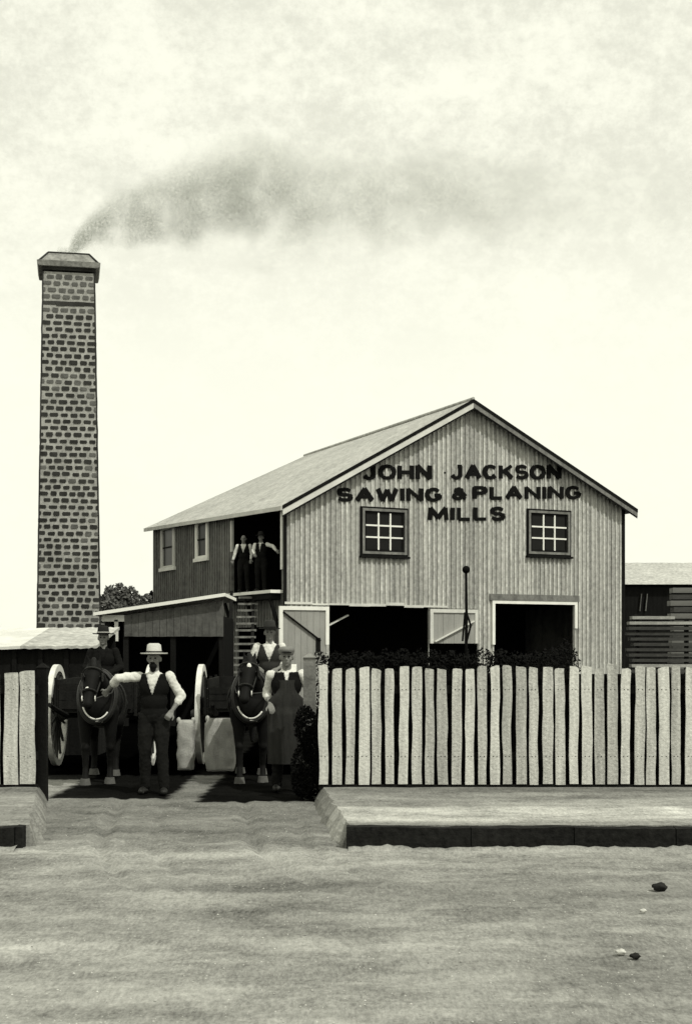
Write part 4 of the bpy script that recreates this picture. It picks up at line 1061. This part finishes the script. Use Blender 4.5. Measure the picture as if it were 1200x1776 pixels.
# ------------------------------------------------------------------ people (face -Y)
def hand(bm, w, d, side, curl=.6, k=1.0, palmn=None):
    """wrist w, direction d of forearm; palm, four fingers of different length, thumb from the side of the palm."""
    d = Vector(d).normalized(); s = d.cross(Vector((0, 1, 0)))
    s = s.normalized() if s.length > .2 else Vector((1, 0, 0)); nrm = s.cross(d).normalized()
    s *= side
    c = Vector(w) + d * .05 * k
    for q in (-.028, -.010, .010, .028): cap(bm, Vector(w) + s * q * .7, Vector(w) + d * .085 * k + s * q, .014, .013, 8)
    for q, L in ((-.031, .062), (-.0105, .074), (.0105, .078), (.031, .068)):
        a = Vector(w) + d * .088 * k + s * q; bdir = (d * math.cos(curl) + nrm * math.sin(curl)); cdir = (d * math.cos(curl * 2.2) + nrm * math.sin(curl * 2.2))
        m1 = a + bdir * L * .5; e = m1 + cdir * L * .5; chain(bm, [a, m1, e], [.0100, .0092, .0078], 8)
    th0 = Vector(w) + d * .03 * k + s * .03; th1 = th0 + (d * .6 + s * .7).normalized() * .04 + nrm * .008; chain(bm, [th0, th1, th1 + (d * .9 + s * .1).normalized() * .033 + nrm * .008], [.015, .0125, .0095], 8)
def person(label, loc, rz, hgt, arms, out, legs=None, group=None, seat=False, lean=0.0):
    """arms: for each side (-1, +1) elbow and wrist, in a 1.75 m body frame. out: dict of clothing choices."""
    k = hgt / 1.75
    t = thing('person', label, 'person', loc, rz, group); t.scale = (k, k, k)
    oy = 0
    dz = 0.0
    if seat: legs = {-1: ((-.12, -.40, .52), (-.13, -.46, .10)), 1: ((.12, -.40, .52), (.13, -.46, .10))}; dz = -.40
    legs = legs or {-1: ((-.105, -.03, .50), (-.115, .02, .09)), 1: ((.105, -.05, .50), (.125, -.04, .09))}
    V = lambda x, y, z: Vector((x, y, z + dz))
    sh = {s: V(s * .185, lean, 1.42) for s in (-1, 1)}; hip = {s: V(s * .09, 0, .92) for s in (-1, 1)}
    def torso(bm, e, zlo=.86, zhi=1.50, neck=True):
        ell(bm, V(0, .01, .96), (.160 + e, .110 + e, .12 + e), n=18)
        ell(bm, V(0, lean * .4, 1.12), (.145 + e, .105 + e, .17), n=18); ell(bm, V(0, lean * .8, 1.30), (.175 + e, .118 + e, .16 + e), n=18)
        ell(bm, V(0, lean, 1.41), (.165 + e, .085 + e, .065 + e), n=18)
    def armc(bm, s, e, cuff=1.0):
        el, wr = Vector(arms[s][0]) + Vector((0, 0, dz)), Vector(arms[s][1]) + Vector((0, 0, dz))
        chain(bm, [sh[s], sh[s].lerp(el, .5), el], [.052 + e, .047 + e, .040 + e], 12)
        chain(bm, [el, el.lerp(wr, .35), el.lerp(wr, cuff)], [.040 + e, .040 + e, .030 + e if cuff < 1 else .027 + e], 12)
        return el, wr
    def legc(bm, s, e, foot=True):
        kn, an = Vector(legs[s][0]), Vector(legs[s][1])
        chain(bm, [hip[s], hip[s].lerp(kn, .5), kn], [.088 + e, .080 + e, .060 + e], 12); chain(bm, [kn, kn.lerp(an, .35), an], [.060 + e, .056 + e, .040 + e * 1.6], 12)
        return an
    hc = V(0, -.015 + lean, 1.635)
    bm = bmesh.new(); torso(bm, -.008); cap(bm, V(0, .01 + lean, 1.44), V(0, -.005 + lean, 1.57), .062, .056)
    ell(bm, hc + Vector((0, .012, .02)), (.077, .095, .098), n=20); ell(bm, hc + Vector((0, -.025, -.05)), (.058, .068, .068), n=16); ell(bm, hc + Vector((0, -.06, -.092)), (.027, .028, .022))
    cap(bm, hc + Vector((0, -.088, .012)), hc + Vector((0, -.110, -.026)), .010, .016, 10)
    ell(bm, hc + Vector((0, -.078, .028)), (.052, .016, .010)); ell(bm, hc + Vector((0, -.086, -.056)), (.024, .012, .006)); ell(bm, hc + Vector((0, -.084, -.067)), (.020, .012, .006))
    for s in (-1, 1):
        ell(bm, hc + Vector((s * .080, .012, -.005)), (.012, .022, .033)); ell(bm, hc + Vector((s * .045, -.062, -.025)), (.022, .02, .022))
        el, wr = armc(bm, s, -.004); hand(bm, wr, wr - el, s * (1 if (wr - el).z < 0 else -1), out.get('curl', .5))
        an = legc(bm, s, -.010); cap(bm, an + Vector((0, .02, -.03)), an + Vector((s * .015, -.15, -.06)), .035, .028)
    melt('body', bm, M_skin, t, .0075, 2)
    for s in (-1, 1):
        bm = bmesh.new(); ell(bm, hc + Vector((s * .031, -.082, .008)), (.012, .007, .007), n=10); fin('eye', bm, M_black, t, smooth=True)
    # clothes
    bm = bmesh.new(); torso(bm, .004); cap(bm, V(0, .01 + lean, 1.44), V(0, .0 + lean, 1.485), .066, .060)
    cuff = out.get('cuff', .9)
    for s in (-1, 1): armc(bm, s, .013, cuff)
    melt('shirt', bm, out.get('shirt', M_shirt), t, .010, 1, fold=.013)
    if out.get('vest', True):
        bm = bmesh.new(); torso(bm, .020)
        vn = out.get('vneck', .34)
        melt('waistcoat', bm, out.get('vestm', M_vest), t, .012, 3, cut=lambda c: (c.y < 0 and abs(c.x) < (c.z - dz - 1.20) * vn) or c.z - dz > 1.455 or c.z - dz < .86, fold=.004)
    bm = bmesh.new(); ell(bm, V(0, .01, .95), (.178, .128, .13), n=18)
    for s in (-1, 1): legc(bm, s, .016)
    melt('trousers', bm, out.get('trousers', M_trous), t, .012, 2, fold=.012)
    for s in (-1, 1):
        an = Vector(legs[s][1]); bm = bmesh.new(); chain(bm, [an + Vector((0, .0, .06)), an + Vector((0, .015, -.035))], [.056, .050]); ell(bm, an + Vector((0, .03, -.05)), (.042, .045, .038)); chain(bm, [an + Vector((0, .0, -.048)), an + Vector((s * .018, -.10, -.052)), an + Vector((s * .022, -.165, -.056))], [.046, .045, .032])
        melt('boot', bm, M_boot, t, .010, 2, cut=None)
    if out.get('apron'):
        bm = bmesh.new(); n = 18; rows = 26; A = {}
        for j in range(rows + 1):
            z = 1.36 - (1.36 - .34) * j / rows; wd = .11 if z > 1.22 else (.11 + (1.22 - z) * 1.1 if z > 1.10 else .235)
            for i in range(n + 1):
                a = -1 + 2 * i / n; x = a * wd; yb = -.165 - .025 * (z < 1.0) + .07 * a * a + .012 * math.sin(i * 1.9 + z * 3) * (1 if z < 1 else .3)
                A[0, i, j] = bm.verts.new((x, yb, z + dz)); A[1, i, j] = bm.verts.new((x * .98, yb + .006, z + dz))
        for j in range(rows):
            for i in range(n): bm.faces.new((A[0, i, j], A[0, i + 1, j], A[0, i + 1, j + 1], A[0, i, j + 1])); bm.faces.new((A[1, i, j], A[1, i, j + 1], A[1, i + 1, j + 1], A[1, i + 1, j]))
        for j in range(rows):
            for i in (0, n): bm.faces.new((A[0, i, j], A[0, i, j + 1], A[1, i, j + 1], A[1, i, j]))
        fin('apron', bm, M_apron, t, smooth=True)
    bm = bmesh.new(); ell(bm, hc + Vector((0, .028, .03)), (.083, .090, .098), n=18)
    melt('hair', bm, M_hair, t, .009, 1, cut=lambda c: c.y < -.035 + lean and c.z < hc.z + .055 or c.z < hc.z - .06)
    if out.get('beard'):
        bm = bmesh.new(); ell(bm, hc + Vector((0, -.062, -.085)), (.05, .045, .045), n=14); ell(bm, hc + Vector((0, -.10, -.045)), (.034, .014, .011)); ell(bm, hc + Vector((0, -.055, -.125)), (.035, .035, .035), n=12)
        melt('beard', bm, M_hair, t, .008, 1)
    hat = out.get('hat')
    if hat:
        hz = hc.z + .062; prof = {'brim': [(0, .125), (.055, .128), (.082, .11), (.092, .03), (.096, .012), (.150, .006), (.165, .012), (.165, .002), (.150, -.004), (.09, .0)],
                                  'cap': [(0, .072), (.05, .070), (.088, .054), (.103, .030), (.097, .012), (.090, -.012), (.084, -.022)]}['cap' if hat == 'cap' else 'brim']
        bm = bmesh.new(); n = 28; RR = [[bm.verts.new((math.cos(2 * math.pi * i / n) * r, math.sin(2 * math.pi * i / n) * r * 1.12 + hc.y, hz + z)) for i in range(n)] if r > 0 else [bm.verts.new((0, hc.y, hz + z))] for r, z in prof]
        for a, b in zip(RR, RR[1:]):
            for i in range(n):
                if len(a) == 1: bm.faces.new((a[0], b[i], b[(i + 1) % n]))
                else: bm.faces.new((a[i], b[i], b[(i + 1) % n], a[(i + 1) % n]))
        h = fin('hat', bm, out.get('hatm', M_hatd), t, smooth=True)
        if hat == 'cap':
            bm = bmesh.new(); ell(bm, (0, hc.y - .10, hz - .0), (.065, .055, .010)); fin('peak', bm, M_hatd, h, smooth=True)
        else:
            bm = bmesh.new(); tube(bm, [Vector((math.cos(a) * .0965, math.sin(a) * .108 + hc.y, hz + .026)) for a in [2 * math.pi * i / 28 for i in range(28)]], .008, 6, closed=True); fin('hat_band', bm, out.get('band', M_hatd), h)
    return t
GZ = .0
# man holding the left horse
person('man in pale hat, dark waistcoat and white sleeves holding the left horse', (X(268, 17.7), 17.7, GZ), R(-3), 1.84,
       {-1: ((-.43, -.06, 1.40), (-.60, .10, 1.24)), 1: ((.33, .04, 1.18), (.23, -.10, 1.0))}, dict(hat='brim', hatm=M_hatp, beard=True, cuff=.45, curl=1.0))
# aproned man by the gate
person('man in flat cap with dark apron standing between the horse and the gate post', (X(497, 18.0), 18.0, GZ), R(4), 1.86,
       {-1: ((-.24, .14, 1.19), (-.20, -.13, 1.06)), 1: ((.31, .03, 1.17), (.26, -.07, .93))}, dict(hat='cap', hatm=mat('grey_tweed', .16), apron=True, cuff=.02, vneck=.12))
# drivers, seated
person('driver in dark hat sitting on the left cart behind the horse', (X(180, 21.25), 21.25, .80), 0, 1.72,
       {-1: ((-.27, -.02, 1.18), (-.12, -.30, 1.08)), 1: ((.27, -.02, 1.18), (.12, -.30, 1.08))}, dict(hat='brim', hatm=M_hatd, band=M_hatp, shirt=M_vest), seat=True)
person('driver in white shirt sitting high on the right cart', (X(468, 21.5), 21.5, .84), 0, 1.78,
       {-1: ((-.28, -.02, 1.20), (-.16, -.30, 1.10)), 1: ((.27, -.02, 1.18), (.12, -.30, 1.08))}, dict(hat='brim', hatm=mat('grey_felt', .03), vneck=.4, vestm=mat('grey_waistcoat', .03), cuff=.05), seat=True)
# two men at the loft opening
def loft(px, dxin):
    v = Sp(px, 1000, dxin)[0]; p = C0 + DS * v + DF * dxin; return (p.x, p.y, LZ + .004)
person('man in dark waistcoat with white sleeves standing upright in the loft opening', loft(423, -.27), R(-4), 1.74,
       {-1: ((-.27, .0, 1.19), (-.33, -.02, .98)), 1: ((.25, .0, 1.18), (.24, -.16, 1.0))}, dict(hat=None, cuff=.8))
person('man with white sleeved arm stretched out, right one of two in the loft', loft(453, -.2), R(-14), 1.70,
       {-1: ((-.22, -.10, 1.24), (-.12, -.28, 1.12)), 1: ((.40, -.08, 1.36), (.55, -.22, 1.22))}, dict(hat='brim', hatm=M_hatd, cuff=.9, trousers=M_vest, vneck=.15))
